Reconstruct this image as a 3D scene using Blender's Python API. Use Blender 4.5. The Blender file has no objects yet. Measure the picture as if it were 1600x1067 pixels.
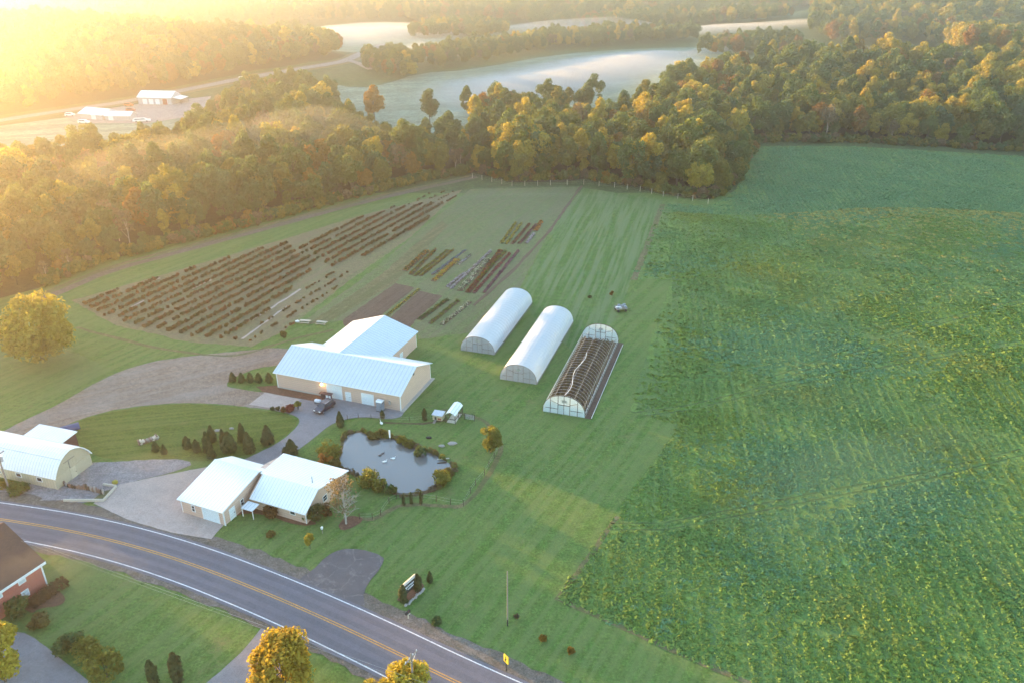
import bpy, bmesh, math, random
import numpy as np
from mathutils import Vector, Matrix
from mathutils.geometry import delaunay_2d_cdt

random.seed(7)
rng = np.random.default_rng(11)
R = math.radians
scene = bpy.context.scene
COL = scene.collection

# ------------------------------------------------------------------ camera
CAM_H, PITCH = 83.0, R(26.0)
cam_d = bpy.data.cameras.new('camera')
cam_d.sensor_width = 36.0
cam_d.lens = 28.0
cam_d.clip_start = 0.5
cam_d.clip_end = 20000.0
cam = bpy.data.objects.new('camera', cam_d)
cam.location = (0, 0, CAM_H)
cam.rotation_euler = (math.pi / 2 - PITCH, 0, 0)
COL.objects.link(cam)
scene.camera = cam

# ------------------------------------------------------------------ sky, sun, exposure
SUN_AZ, SUN_EL = R(-54.0), R(5.1)      # azimuth from +Y (view direction), negative = left
world = bpy.data.worlds.new('World')
scene.world = world
world.use_nodes = True
wn = world.node_tree.nodes
wl = world.node_tree.links
wn.clear()
w_out = wn.new('ShaderNodeOutputWorld')
w_bg = wn.new('ShaderNodeBackground')
w_sky = wn.new('ShaderNodeTexSky')
w_sky.sky_type = 'NISHITA'
w_sky.sun_disc = False
w_sky.sun_elevation = SUN_EL
w_sky.sun_rotation = SUN_AZ
w_sky.air_density = 1.0
w_sky.dust_density = 0.6
w_sky.ozone_density = 1.5
w_bg.inputs['Strength'].default_value = 0.15
wl.new(w_sky.outputs[0], w_bg.inputs['Color'])
wl.new(w_bg.outputs[0], w_out.inputs['Surface'])

sun_d = bpy.data.lights.new('sun', 'SUN')
sun_d.energy = 3.3
sun_d.angle = R(0.9)
sun_d.color = (1.0, 0.55, 0.17)
sun = bpy.data.objects.new('sun', sun_d)
sdir = Vector((math.sin(SUN_AZ) * math.cos(SUN_EL), math.cos(SUN_AZ) * math.cos(SUN_EL), math.sin(SUN_EL)))
sun.rotation_euler = sdir.to_track_quat('Z', 'Y').to_euler()
sun.location = (-200, 200, 150)
COL.objects.link(sun)

scene.view_settings.view_transform = 'Standard'
scene.view_settings.look = 'None'
scene.view_settings.exposure = 3.08
scene.view_settings.gamma = 1.0
scene.view_settings.use_curve_mapping = False
scene.render.engine = 'CYCLES'
cy = scene.cycles
cy.use_denoising = True
cy.use_adaptive_sampling = True
cy.adaptive_threshold = 0.025
cy.max_bounces = 6
cy.diffuse_bounces = 3
cy.glossy_bounces = 2
cy.transmission_bounces = 4
cy.transparent_max_bounces = 8
cy.volume_bounces = 0
cy.caustics_reflective = False
cy.caustics_refractive = False

HAZE_DENSITY = 0.00039
HAZE_G = 0.85

# ------------------------------------------------------------------ terrain heights, survey helpers
def sstep(a, b, t):
    t = np.clip((t - a) / (b - a), 0, 1)
    return t * t * (3 - 2 * t)

def hgt(x, y):
    x = np.asarray(x, float); y = np.asarray(y, float)
    g = lambda cx, cy_, sx, sy, a: a * np.exp(-((x - cx) / sx) ** 2 - ((y - cy_) / sy) ** 2)
    z = g(-430, 690, 230, 95, 26) + g(640, 1010, 270, 190, 52) + g(310, 560, 170, 120, 20)
    z = z + 34 * sstep(1150, 2000, y + 0.15 * np.abs(x)) * (1 + 0.35 * np.sin(x / 260.0 + 1.0))
    z = z + g(175, 262, 75, 32, 2.6)
    return z * sstep(150, 260, np.hypot(x * 0.8, y))

CP, SP, FPX = math.cos(PITCH), math.sin(PITCH), 28.0 / 36.0 * 1600
def ray(px, py):
    x = (px - 800) / FPX; y = (533.5 - py) / FPX
    return (x, CP + y * SP, -SP + y * CP)

def flat(px, py, z=0.0):
    """survey point of the photograph on a level plane at height z"""
    d = ray(px, py); t = (z - CAM_H) / d[2]
    return (d[0] * t, d[1] * t)

_T = np.concatenate([np.arange(30, 700, 1.0), np.arange(700, 6000, 4.0)])
def at(px, py):
    """survey point of the photograph on the terrain"""
    d = ray(px, py)
    xs, ys, zs = d[0] * _T, d[1] * _T, CAM_H + d[2] * _T
    hit = np.nonzero(zs < hgt(xs, ys))[0]
    i = hit[0] if len(hit) else len(_T) - 1
    return (float(xs[i]), float(ys[i]))

def pix(x, y, z):
    dz = y * CP - (z - CAM_H) * SP; up = y * SP + (z - CAM_H) * CP
    return 800 + FPX * x / dz, 533.5 - FPX * up / dz

def H(x, y):
    return float(hgt(x, y))

# ------------------------------------------------------------------ materials
MATS = {}
def nmat(name):
    m = bpy.data.materials.new(name); m.use_nodes = True
    n, l = m.node_tree.nodes, m.node_tree.links
    MATS[name] = m
    return m, n, l, n['Principled BSDF']

def coords(n, l, scale=1.0, rot=0.0, stretch=None, obj=False):
    if obj:
        tc = n.new('ShaderNodeTexCoord'); src = tc.outputs['Object']
    else:
        tc = n.new('ShaderNodeNewGeometry'); src = tc.outputs['Position']
    mp = n.new('ShaderNodeMapping')
    mp.inputs['Rotation'].default_value = (0, 0, rot)
    s = stretch or (1, 1, 1)
    mp.inputs['Scale'].default_value = (scale * s[0], scale * s[1], scale * s[2])
    l.new(src, mp.inputs['Vector'])
    return mp.outputs[0]

def noise(n, l, vec, scale, detail=4, rough=0.6):
    t = n.new('ShaderNodeTexNoise')
    t.inputs['Scale'].default_value = scale; t.inputs['Detail'].default_value = detail
    t.inputs['Roughness'].default_value = rough
    if vec is not None: l.new(vec, t.inputs['Vector'])
    return t.outputs['Fac']

def ramp(n, l, fac, stops):
    r = n.new('ShaderNodeValToRGB')
    e = r.color_ramp.elements
    while len(e) < len(stops): e.new(0.5)
    for k, (p, c) in enumerate(stops):
        e[k].position = p
        e[k].color = (c if len(c) == 4 else (*c, 1)) if not isinstance(c, (int, float)) else (c, c, c, 1)
    l.new(fac, r.inputs['Fac'])
    return r.outputs['Color']

def mix(n, l, fac, a, b, mode='MIX'):
    m = n.new('ShaderNodeMix'); m.data_type = 'RGBA'; m.blend_type = mode
    for sock, v in ((m.inputs[0], fac), (m.inputs[6], a), (m.inputs[7], b)):
        if hasattr(v, 'links'): l.new(v, sock)
        elif isinstance(v, (int, float)): sock.default_value = v
        else: sock.default_value = (*v, 1) if len(v) == 3 else v
    return m.outputs[2]

def bump(n, l, bs, height, strength=0.5, dist=0.1):
    b = n.new('ShaderNodeBump'); b.inputs['Strength'].default_value = strength; b.inputs['Distance'].default_value = dist
    l.new(height, b.inputs['Height']); l.new(b.outputs[0], bs.inputs['Normal'])

def ground_mat(name, a, b, c, big=0.03, mid=0.35, fine=2.5, rough=0.95, stripes=None, bumpd=0.15, con=1.0, bare=None):
    """a/b: two tones mixed in patches, c: fine speckle tone; stripes=(angle, spacing, tone, strength)"""
    m, n, l, bs = nmat(name)
    v = coords(n, l)
    f1 = ramp(n, l, noise(n, l, v, big, 5, 0.62), [(0.36, 0), (0.64, 1)])
    f2 = ramp(n, l, noise(n, l, v, mid, 4, 0.65), [(0.35, 0), (0.68, 1)])
    f3 = noise(n, l, v, fine, 5, 0.75)
    col = mix(n, l, f1, a, b)
    col = mix(n, l, mix(n, l, 0.6, (0, 0, 0), f2), col, c)
    sp = ramp(n, l, f3, [(0.28, 1 - .5 * con), (0.72, 1 + .5 * con)])
    col = mix(n, l, 1.0, col, sp, 'MULTIPLY')
    sp = ramp(n, l, noise(n, l, v, fine * 0.27, 3, 0.7), [(0.30, 1 - .22 * con), (0.70, 1 + .22 * con)])
    col = mix(n, l, 1.0, col, sp, 'MULTIPLY')
    if stripes:
        ang, spacing, tone, st = stripes
        rv = coords(n, l, 1.0, -ang)
        mp2 = n.new('ShaderNodeMapping'); mp2.inputs['Scale'].default_value = (0.045 / spacing, 1.0 / spacing, 1.0 / spacing)
        l.new(rv, mp2.inputs['Vector']); sv = mp2.outputs[0]
        sf = ramp(n, l, noise(n, l, sv, 1.0, 3, 0.55), [(0.42, 0), (0.58, 1)])
        col = mix(n, l, mix(n, l, st, (0, 0, 0), sf), col, tone)
    if bare: col = mix(n, l, ramp(n, l, noise(n, l, v, 0.11, 6, 0.72), [(0.60, 0), (0.74, 0.75)]), col, bare)
    l.new(col, bs.inputs['Base Color'])
    bs.inputs['Roughness'].default_value = rough
    bs.inputs['Specular IOR Level'].default_value = 0.15
    bump(n, l, bs, f3, 0.7, bumpd)
    return m

ROW = R(67)
ground_mat('grass', (0.072, 0.152, 0.030), (0.092, 0.165, 0.040), (0.140, 0.175, 0.055), stripes=(R(60), 1.6, (0.150, 0.195, 0.070), 0.6), bare=(0.19, 0.17, 0.085))
ground_mat('meadow', (0.050, 0.090, 0.026), (0.075, 0.110, 0.045), (0.085, 0.10, 0.05), big=0.012, mid=0.08, fine=0.8)
ground_mat('mown_grass', (0.060, 0.140, 0.024), (0.090, 0.165, 0.042), (0.105, 0.17, 0.06), stripes=(R(76), 1.6, (0.16, 0.205, 0.10), 0.75))
ground_mat('lawn', (0.070, 0.110, 0.018), (0.085, 0.125, 0.022), (0.10, 0.125, 0.03), stripes=(R(12), 1.2, (0.14, 0.17, 0.05), 0.5), bare=(0.18, 0.15, 0.07))
ground_mat('dry_grass', (0.17, 0.14, 0.075), (0.12, 0.125, 0.05), (0.2, 0.17, 0.10), stripes=(ROW, 1.5, (0.10, 0.115, 0.045), 0.6))
ground_mat('garden_grass', (0.110, 0.160, 0.058), (0.135, 0.170, 0.075), (0.155, 0.165, 0.08), stripes=(ROW, 1.9, (0.17, 0.15, 0.10), 0.45))
ground_mat('crop_ground', (0.120, 0.215, 0.050), (0.135, 0.220, 0.062), (0.160, 0.205, 0.052), big=0.02, mid=0.2, fine=1.5, bumpd=0.3, stripes=(R(80), 2.5, (0.075, 0.13, 0.06), 0.5))
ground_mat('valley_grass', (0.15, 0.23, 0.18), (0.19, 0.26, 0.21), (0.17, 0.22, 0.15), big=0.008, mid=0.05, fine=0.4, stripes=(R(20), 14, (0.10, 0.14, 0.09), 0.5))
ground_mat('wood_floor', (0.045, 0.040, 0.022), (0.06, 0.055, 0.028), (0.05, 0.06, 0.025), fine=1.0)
ground_mat('soil', (0.115, 0.075, 0.055), (0.135, 0.090, 0.068), (0.10, 0.068, 0.052), stripes=(ROW, 0.8, (0.15, 0.105, 0.08), 0.6))
ground_mat('gravel', (0.24, 0.175, 0.135), (0.30, 0.23, 0.185), (0.19, 0.135, 0.10), big=0.08, mid=0.5, fine=4, stripes=(R(30), 3, (0.29, 0.26, 0.25), 0.35))
ground_mat('grey_gravel', (0.25, 0.235, 0.245), (0.30, 0.28, 0.285), (0.18, 0.165, 0.17), big=0.1, mid=0.6, fine=4)
ground_mat('shoulder', (0.155, 0.125, 0.105), (0.20, 0.17, 0.15), (0.11, 0.10, 0.07), big=0.12, mid=0.6, fine=4)
ground_mat('concrete', (0.40, 0.325, 0.29), (0.45, 0.37, 0.335), (0.35, 0.285, 0.255), big=0.06, mid=0.4, fine=3, bumpd=0.02, con=.3)
ground_mat('drive_asphalt', (0.23, 0.21, 0.22), (0.28, 0.26, 0.265), (0.20, 0.18, 0.185), big=0.07, mid=0.5, fine=4, bumpd=0.03, con=.35)
ground_mat('road_asphalt', (0.165, 0.155, 0.18), (0.195, 0.18, 0.20), (0.15, 0.14, 0.155), big=0.05, mid=0.4, fine=6, bumpd=0.02, con=.3, stripes=(R(-25), 1.1, (0.135, 0.128, 0.145), 0.35))
ground_mat('mulch', (0.17, 0.085, 0.055), (0.21, 0.11, 0.075), (0.12, 0.07, 0.05), fine=6)
ground_mat('track_dirt', (0.17, 0.125, 0.12), (0.15, 0.12, 0.10), (0.13, 0.115, 0.08), stripes=(R(48), .9, (0.12, 0.115, 0.07), .5))
ground_mat('wheel_path', (0.14, 0.132, 0.152), (0.165, 0.155, 0.175), (0.125, 0.118, 0.13), big=0.05, mid=0.4, fine=6, bumpd=0.02, con=.3)
ground_mat('crop_rut', (0.065, 0.12, 0.035), (0.08, 0.135, 0.045), (0.09, 0.11, 0.04), fine=3)
ground_mat('berry_ground', (0.16, 0.165, 0.075), (0.18, 0.165, 0.085), (0.19, 0.155, 0.095), stripes=(ROW, 2.0, (0.21, 0.155, 0.10), 0.6))
ground_mat('mud', (0.11, 0.08, 0.05), (0.10, 0.10, 0.04), (0.13, 0.09, 0.06), big=0.2, mid=0.8, fine=4)
ground_mat('white_line', (0.72, 0.72, 0.72), (0.65, 0.65, 0.65), (0.5, 0.5, 0.5), big=0.3, mid=3, fine=12, bumpd=0.005)
ground_mat('yellow_line', (0.62, 0.33, 0.07), (0.55, 0.30, 0.08), (0.45, 0.26, 0.09), big=0.3, mid=3, fine=12, bumpd=0.005)

def cracked_mat():
    m, n, l, bs = nmat('cracked_asphalt')
    v = coords(n, l)
    w = n.new('ShaderNodeVectorMath'); w.operation = 'ADD'
    nz = n.new('ShaderNodeTexNoise'); nz.inputs['Scale'].default_value = 0.7; nz.inputs['Detail'].default_value = 5
    l.new(v, nz.inputs['Vector']); l.new(v, w.inputs[0]); l.new(nz.outputs['Color'], w.inputs[1])
    vo = n.new('ShaderNodeTexVoronoi'); vo.feature = 'DISTANCE_TO_EDGE'; vo.inputs['Scale'].default_value = 0.27
    l.new(w.outputs[0], vo.inputs['Vector'])
    crack = mix(n, l, 1.0, ramp(n, l, vo.outputs['Distance'], [(0.0, 1), (0.03, 0)]), ramp(n, l, noise(n, l, v, 0.8, 4, 0.7), [(0.42, 0), (0.62, 0.8)]), 'MULTIPLY')
    stain = ramp(n, l, noise(n, l, v, 0.33, 6, 0.75), [(0.55, 0), (0.68, 0.7)])
    base = mix(n, l, noise(n, l, v, 0.5, 5, 0.7), (0.085, 0.072, 0.076), (0.16, 0.135, 0.135))
    base = mix(n, l, stain, base, (0.27, 0.24, 0.22))
    l.new(mix(n, l, crack, base, (0.26, 0.23, 0.20)), bs.inputs['Base Color'])
    bs.inputs['Roughness'].default_value = 0.9
    bump(n, l, bs, noise(n, l, v, 6, 4, 0.7), 0.5, 0.03)
cracked_mat()

def solid(name, col, rough=0.6, metal=0.0, var=0.12, scale=1.5, bumps=0.0, spec=0.4):
    m, n, l, bs = nmat(name)
    v = coords(n, l)
    f = noise(n, l, v, scale, 5, 0.65)
    lo = tuple(c * (1 - var) for c in col); hi = tuple(min(1, c * (1 + var)) for c in col)
    l.new(mix(n, l, f, lo, hi), bs.inputs['Base Color'])
    bs.inputs['Roughness'].default_value = rough; bs.inputs['Metallic'].default_value = metal
    bs.inputs['Specular IOR Level'].default_value = spec
    if bumps: bump(n, l, bs, f, 0.5, bumps)
    return m

def ribbed(name, col, rough, axis, spacing, strength=0.6, dist=0.03, var=0.08, brick=None, dirt=None):
    """painted metal / siding with pressed ribs along one local axis"""
    m, n, l, bs = nmat(name)
    v = coords(n, l, obj=True)
    f = noise(n, l, v, 0.35, 6, 0.7)
    lo = tuple(c * (1 - var) for c in col); hi = tuple(min(1, c * (1 + var)) for c in col)
    c_ = mix(n, l, f, lo, hi)
    w = n.new('ShaderNodeTexWave'); w.wave_type = 'BANDS'; w.bands_direction = axis
    w.inputs['Scale'].default_value = 0.314 / spacing; w.inputs['Distortion'].default_value = 0.0
    l.new(v, w.inputs['Vector'])
    rr = ramp(n, l, w.outputs['Fac'], [(0.0, 0.76), (0.16, 1.0)])
    c_ = mix(n, l, 1.0, c_, rr, 'MULTIPLY')
    if dirt:
        c_ = mix(n, l, ramp(n, l, noise(n, l, v, 0.9, 6, 0.75), [(0.5, 0), (0.8, 0.6)]), c_, dirt)
    l.new(c_, bs.inputs['Base Color'])
    bs.inputs['Roughness'].default_value = rough
    bump(n, l, bs, w.outputs['Fac'], strength, dist)
    return m

ribbed('roof_metal_x', (0.56, 0.62, 0.68), 0.42, 'X', 0.9, 0.3, 0.02, var=.13)
ribbed('roof_metal_y', (0.56, 0.62, 0.68), 0.42, 'Y', 0.9, 0.3, 0.02, var=.13)
ribbed('roof_white', (0.80, 0.80, 0.80), 0.5, 'X', 0.6, 0.4, 0.02)
ribbed('siding_tan', (0.62, 0.435, 0.34), 0.6, 'Z', 0.45, 0.6, 0.03, dirt=(0.50, 0.36, 0.285))
ribbed('siding_cream', (0.55, 0.47, 0.33), 0.7, 'X', 0.6, 0.5, 0.03, dirt=(0.4, 0.33, 0.22))
ribbed('siding_grey', (0.45, 0.43, 0.45), 0.7, 'X', 0.8, 0.5, 0.03)
ribbed('door_panel', (0.74, 0.78, 0.80), 0.45, 'Z', 0.53, 0.7, 0.03)
solid('white_trim', (0.78, 0.78, 0.78), 0.5, var=0.05)
solid('glass_dark', (0.03, 0.035, 0.045), 0.08, var=0.1, spec=0.8)
solid('glass_pale', (0.6, 0.64, 0.68), 0.15, var=0.1, spec=0.6)
solid('dark_metal', (0.035, 0.033, 0.035), 0.5, 0.3)
solid('galvanised', (0.55, 0.56, 0.58), 0.4, 0.7)
solid('pipe_white', (0.66, 0.63, 0.62), 0.5)
solid('wood_dark', (0.075, 0.05, 0.035), 0.85, var=0.3, scale=4)
solid('wood_grey', (0.24, 0.21, 0.19), 0.9, var=0.25, scale=4)
solid('wood_pale', (0.55, 0.49, 0.40), 0.8, var=0.15, scale=4)
solid('log_bark', (0.22, 0.14, 0.11), 0.95, var=0.35, scale=5)
solid('stone', (0.34, 0.31, 0.29), 0.9, var=0.25, scale=3, bumps=0.05)
solid('foundation', (0.40, 0.37, 0.34), 0.9)
solid('car_paint', (0.035, 0.030, 0.050), 0.22, 0.2, var=0.05, spec=0.6)
solid('rubber', (0.02, 0.02, 0.02), 0.8)
solid('chrome', (0.6, 0.6, 0.62), 0.25, 0.9)
solid('lamp_glass', (0.85, 0.85, 0.8), 0.2)
solid('red_glass', (0.4, 0.02, 0.02), 0.2)
solid('maroon', (0.085, 0.04, 0.045), 0.7)
solid('blue_tarp', (0.06, 0.09, 0.20), 0.6)
solid('toilet_grey', (0.22, 0.25, 0.30), 0.55)
solid('sign_black', (0.03, 0.028, 0.032), 0.5)
solid('sign_white', (0.82, 0.85, 0.90), 0.5)
solid('sign_yellow', (0.75, 0.60, 0.06), 0.5)
solid('feather_white', (0.85, 0.84, 0.82), 0.7)
solid('feather_dark', (0.08, 0.07, 0.07), 0.7)
solid('orange_paint', (0.45, 0.12, 0.04), 0.5)
solid('red_paint', (0.30, 0.07, 0.05), 0.5)
solid('bark', (0.11, 0.09, 0.075), 0.95, var=0.3, scale=3)
solid('bark_pale', (0.34, 0.31, 0.28), 0.9, var=0.25, scale=3)
solid('wire', (0.45, 0.43, 0.42), 0.5, 0.5)

def brick_mat():
    m, n, l, bs = nmat('brick')
    v = coords(n, l, obj=True)
    mp = n.new('ShaderNodeMapping'); mp.inputs['Rotation'].default_value = (R(90), 0, 0)
    l.new(v, mp.inputs['Vector'])
    b = n.new('ShaderNodeTexBrick'); b.inputs['Scale'].default_value = 1.0
    b.inputs['Brick Width'].default_value = 0.22; b.inputs['Row Height'].default_value = 0.075; b.inputs['Mortar Size'].default_value = 0.008
    b.inputs['Color1'].default_value = (0.42, 0.085, 0.055, 1); b.inputs['Color2'].default_value = (0.34, 0.065, 0.045, 1); b.inputs['Mortar'].default_value = (0.4, 0.33, 0.3, 1)
    l.new(mp.outputs[0], b.inputs['Vector'])
    l.new(mix(n, l, noise(n, l, v, 0.6, 5, 0.6), b.outputs['Color'], (0.45, 0.11, 0.075)), bs.inputs['Base Color'])
    bs.inputs['Roughness'].default_value = 0.9
    m, n, l, bs = nmat('shingle')
    v = coords(n, l, obj=True)
    b = n.new('ShaderNodeTexBrick'); b.inputs['Brick Width'].default_value = 0.35; b.inputs['Row Height'].default_value = 0.18; b.inputs['Mortar Size'].default_value = 0.012; b.inputs['Scale'].default_value = 1
    b.inputs['Color1'].default_value = (0.075, 0.042, 0.034, 1); b.inputs['Color2'].default_value = (0.11, 0.06, 0.047, 1); b.inputs['Mortar'].default_value = (0.045, 0.03, 0.025, 1)
    l.new(v, b.inputs['Vector'])
    l.new(mix(n, l, noise(n, l, v, 0.5, 6, 0.7), b.outputs['Color'], (0.13, 0.07, 0.052)), bs.inputs['Base Color'])
    bs.inputs['Roughness'].default_value = 0.95
brick_mat()

def film_mat(name, col, trans, rough=0.35):
    """greenhouse polythene: part diffuse, part see-through"""
    m, n, l, bs = nmat(name)
    v = coords(n, l, obj=True)
    l.new(mix(n, l, noise(n, l, v, 0.5, 5, 0.6), tuple(c * 0.9 for c in col), col), bs.inputs['Base Color'])
    bs.inputs['Roughness'].default_value = rough
    out = n['Material Output']
    tr = n.new('ShaderNodeBsdfTransparent'); tl = n.new('ShaderNodeBsdfTranslucent')
    tl.inputs['Color'].default_value = (*col, 1)
    a = n.new('ShaderNodeMixShader'); a.inputs[0].default_value = 0.35
    l.new(bs.outputs[0], a.inputs[1]); l.new(tl.outputs[0], a.inputs[2])
    b = n.new('ShaderNodeMixShader'); b.inputs[0].default_value = trans
    l.new(a.outputs[0], b.inputs[1]); l.new(tr.outputs[0], b.inputs[2])
    l.new(b.outputs[0], out.inputs['Surface'])
film_mat('film_white', (0.80, 0.83, 0.86), 0.06)
film_mat('film_clear', (0.60, 0.63, 0.66), 0.45)
film_mat('film_end', (0.72, 0.80, 0.82), 0.15)

def water_mat():
    m, n, l, bs = nmat('water')
    v = coords(n, l)
    bs.inputs['Base Color'].default_value = (0.17, 0.17, 0.165, 1)
    bs.inputs['Roughness'].default_value = 0.04; bs.inputs['Specular IOR Level'].default_value = 1.0
    bs.inputs['IOR'].default_value = 1.45
    bump(n, l, bs, noise(n, l, v, 1.8, 3, 0.5), 0.06, 0.05)
water_mat()

def leaf_mat(name, cols, transl=0.45, patch=None, con=.42):
    """foliage: tone varies from plant to plant and from clump to clump"""
    m, n, l, bs = nmat(name)
    oi = n.new('ShaderNodeObjectInfo')
    c = ramp(n, l, oi.outputs['Random'], [(k / max(1, len(cols) - 1), cc) for k, cc in enumerate(cols)])
    v = coords(n, l)
    f = ramp(n, l, noise(n, l, v, 0.9, 4, 0.7), [(0.25, 1 - con), (0.75, 1 + con)])
    c = mix(n, l, 1.0, c, f, 'MULTIPLY')
    if patch:
        c = mix(n, l, ramp(n, l, noise(n, l, v, patch[1], 5, 0.65), [(0.42, 0), (0.66, patch[2])]), c, patch[0])
        if len(patch) > 3:
            c = mix(n, l, ramp(n, l, noise(n, l, coords(n, l, 1, 0.4), patch[4], 4, 0.6), [(0.50, 0), (0.68, patch[5])]), c, patch[3])
    l.new(c, bs.inputs['Base Color'])
    bs.inputs['Roughness'].default_value = 0.75; bs.inputs['Specular IOR Level'].default_value = 0.06 if 'crop' in name else 0.2
    tl = n.new('ShaderNodeBsdfTranslucent')
    l.new(mix(n, l, 1.0, c, (1.25, 1.25, 0.7), 'MULTIPLY'), tl.inputs['Color'])
    a = n.new('ShaderNodeMixShader'); a.inputs[0].default_value = transl
    l.new(bs.outputs[0], a.inputs[1]); l.new(tl.outputs[0], a.inputs[2])
    l.new(a.outputs[0], n['Material Output'].inputs['Surface'])
leaf_mat('leaf_green', [(0.080, 0.123, 0.041), (0.109, 0.152, 0.043), (0.087, 0.138, 0.065), (0.131, 0.160, 0.043)])
leaf_mat('leaf_olive', [(0.176, 0.169, 0.041), (0.216, 0.203, 0.047), (0.149, 0.162, 0.047)])
leaf_mat('leaf_yellow', [(0.36, 0.29, 0.050), (0.30, 0.26, 0.050), (0.40, 0.29, 0.045)])
leaf_mat('leaf_rust', [(0.25, 0.135, 0.035), (0.21, 0.125, 0.04), (0.27, 0.165, 0.035)])
leaf_mat('leaf_bare', [(0.16, 0.125, 0.085), (0.19, 0.15, 0.10)])
leaf_mat('leaf_conifer', [(0.058, 0.078, 0.029), (0.078, 0.086, 0.033), (0.065, 0.072, 0.033)], 0.2)
leaf_mat('leaf_hedge_brown', [(0.11, 0.055, 0.022), (0.13, 0.07, 0.025)], 0.25)
leaf_mat('leaf_berry', [(0.189, 0.101, 0.054), (0.149, 0.115, 0.054), (0.230, 0.101, 0.054), (0.135, 0.121, 0.047)], 0.35)
leaf_mat('leaf_reed', [(0.15, 0.12, 0.04), (0.12, 0.12, 0.035)], 0.35)
leaf_mat('leaf_crop', [(0.155, 0.255, 0.060), (0.168, 0.262, 0.060), (0.145, 0.252, 0.070), (0.175, 0.265, 0.062)], 0.18,
         patch=((0.130, 0.260, 0.125), 0.022, 0.75, (0.24, 0.265, 0.065), 0.03, 0.7), con=.25)
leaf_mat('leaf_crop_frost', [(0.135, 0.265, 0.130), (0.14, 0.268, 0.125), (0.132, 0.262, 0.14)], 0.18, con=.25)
leaf_mat('leaf_crop_sunlit', [(0.36, 0.33, 0.11), (0.30, 0.31, 0.11), (0.40, 0.34, 0.10)], 0.18, con=.25)  # yellow tone stands in for sunlight on the field crest
leaf_mat('leaf_red', [(0.22, 0.035, 0.035), (0.18, 0.05, 0.05)], 0.35)
leaf_mat('leaf_purple', [(0.17, 0.08, 0.13), (0.20, 0.10, 0.14)], 0.3)
leaf_mat('leaf_lavender', [(0.33, 0.30, 0.36), (0.40, 0.37, 0.42)], 0.3)
leaf_mat('leaf_blue', [(0.16, 0.19, 0.25), (0.20, 0.22, 0.28)], 0.3)
leaf_mat('leaf_white', [(0.55, 0.52, 0.45), (0.45, 0.45, 0.35)], 0.3)
leaf_mat('leaf_orange', [(0.42, 0.17, 0.04), (0.36, 0.17, 0.05)], 0.35)
leaf_mat('leaf_gold', [(0.42, 0.34, 0.05), (0.36, 0.30, 0.05)], 0.35)
leaf_mat('leaf_pink', [(0.30, 0.14, 0.15), (0.26, 0.12, 0.14)], 0.35)

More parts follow.
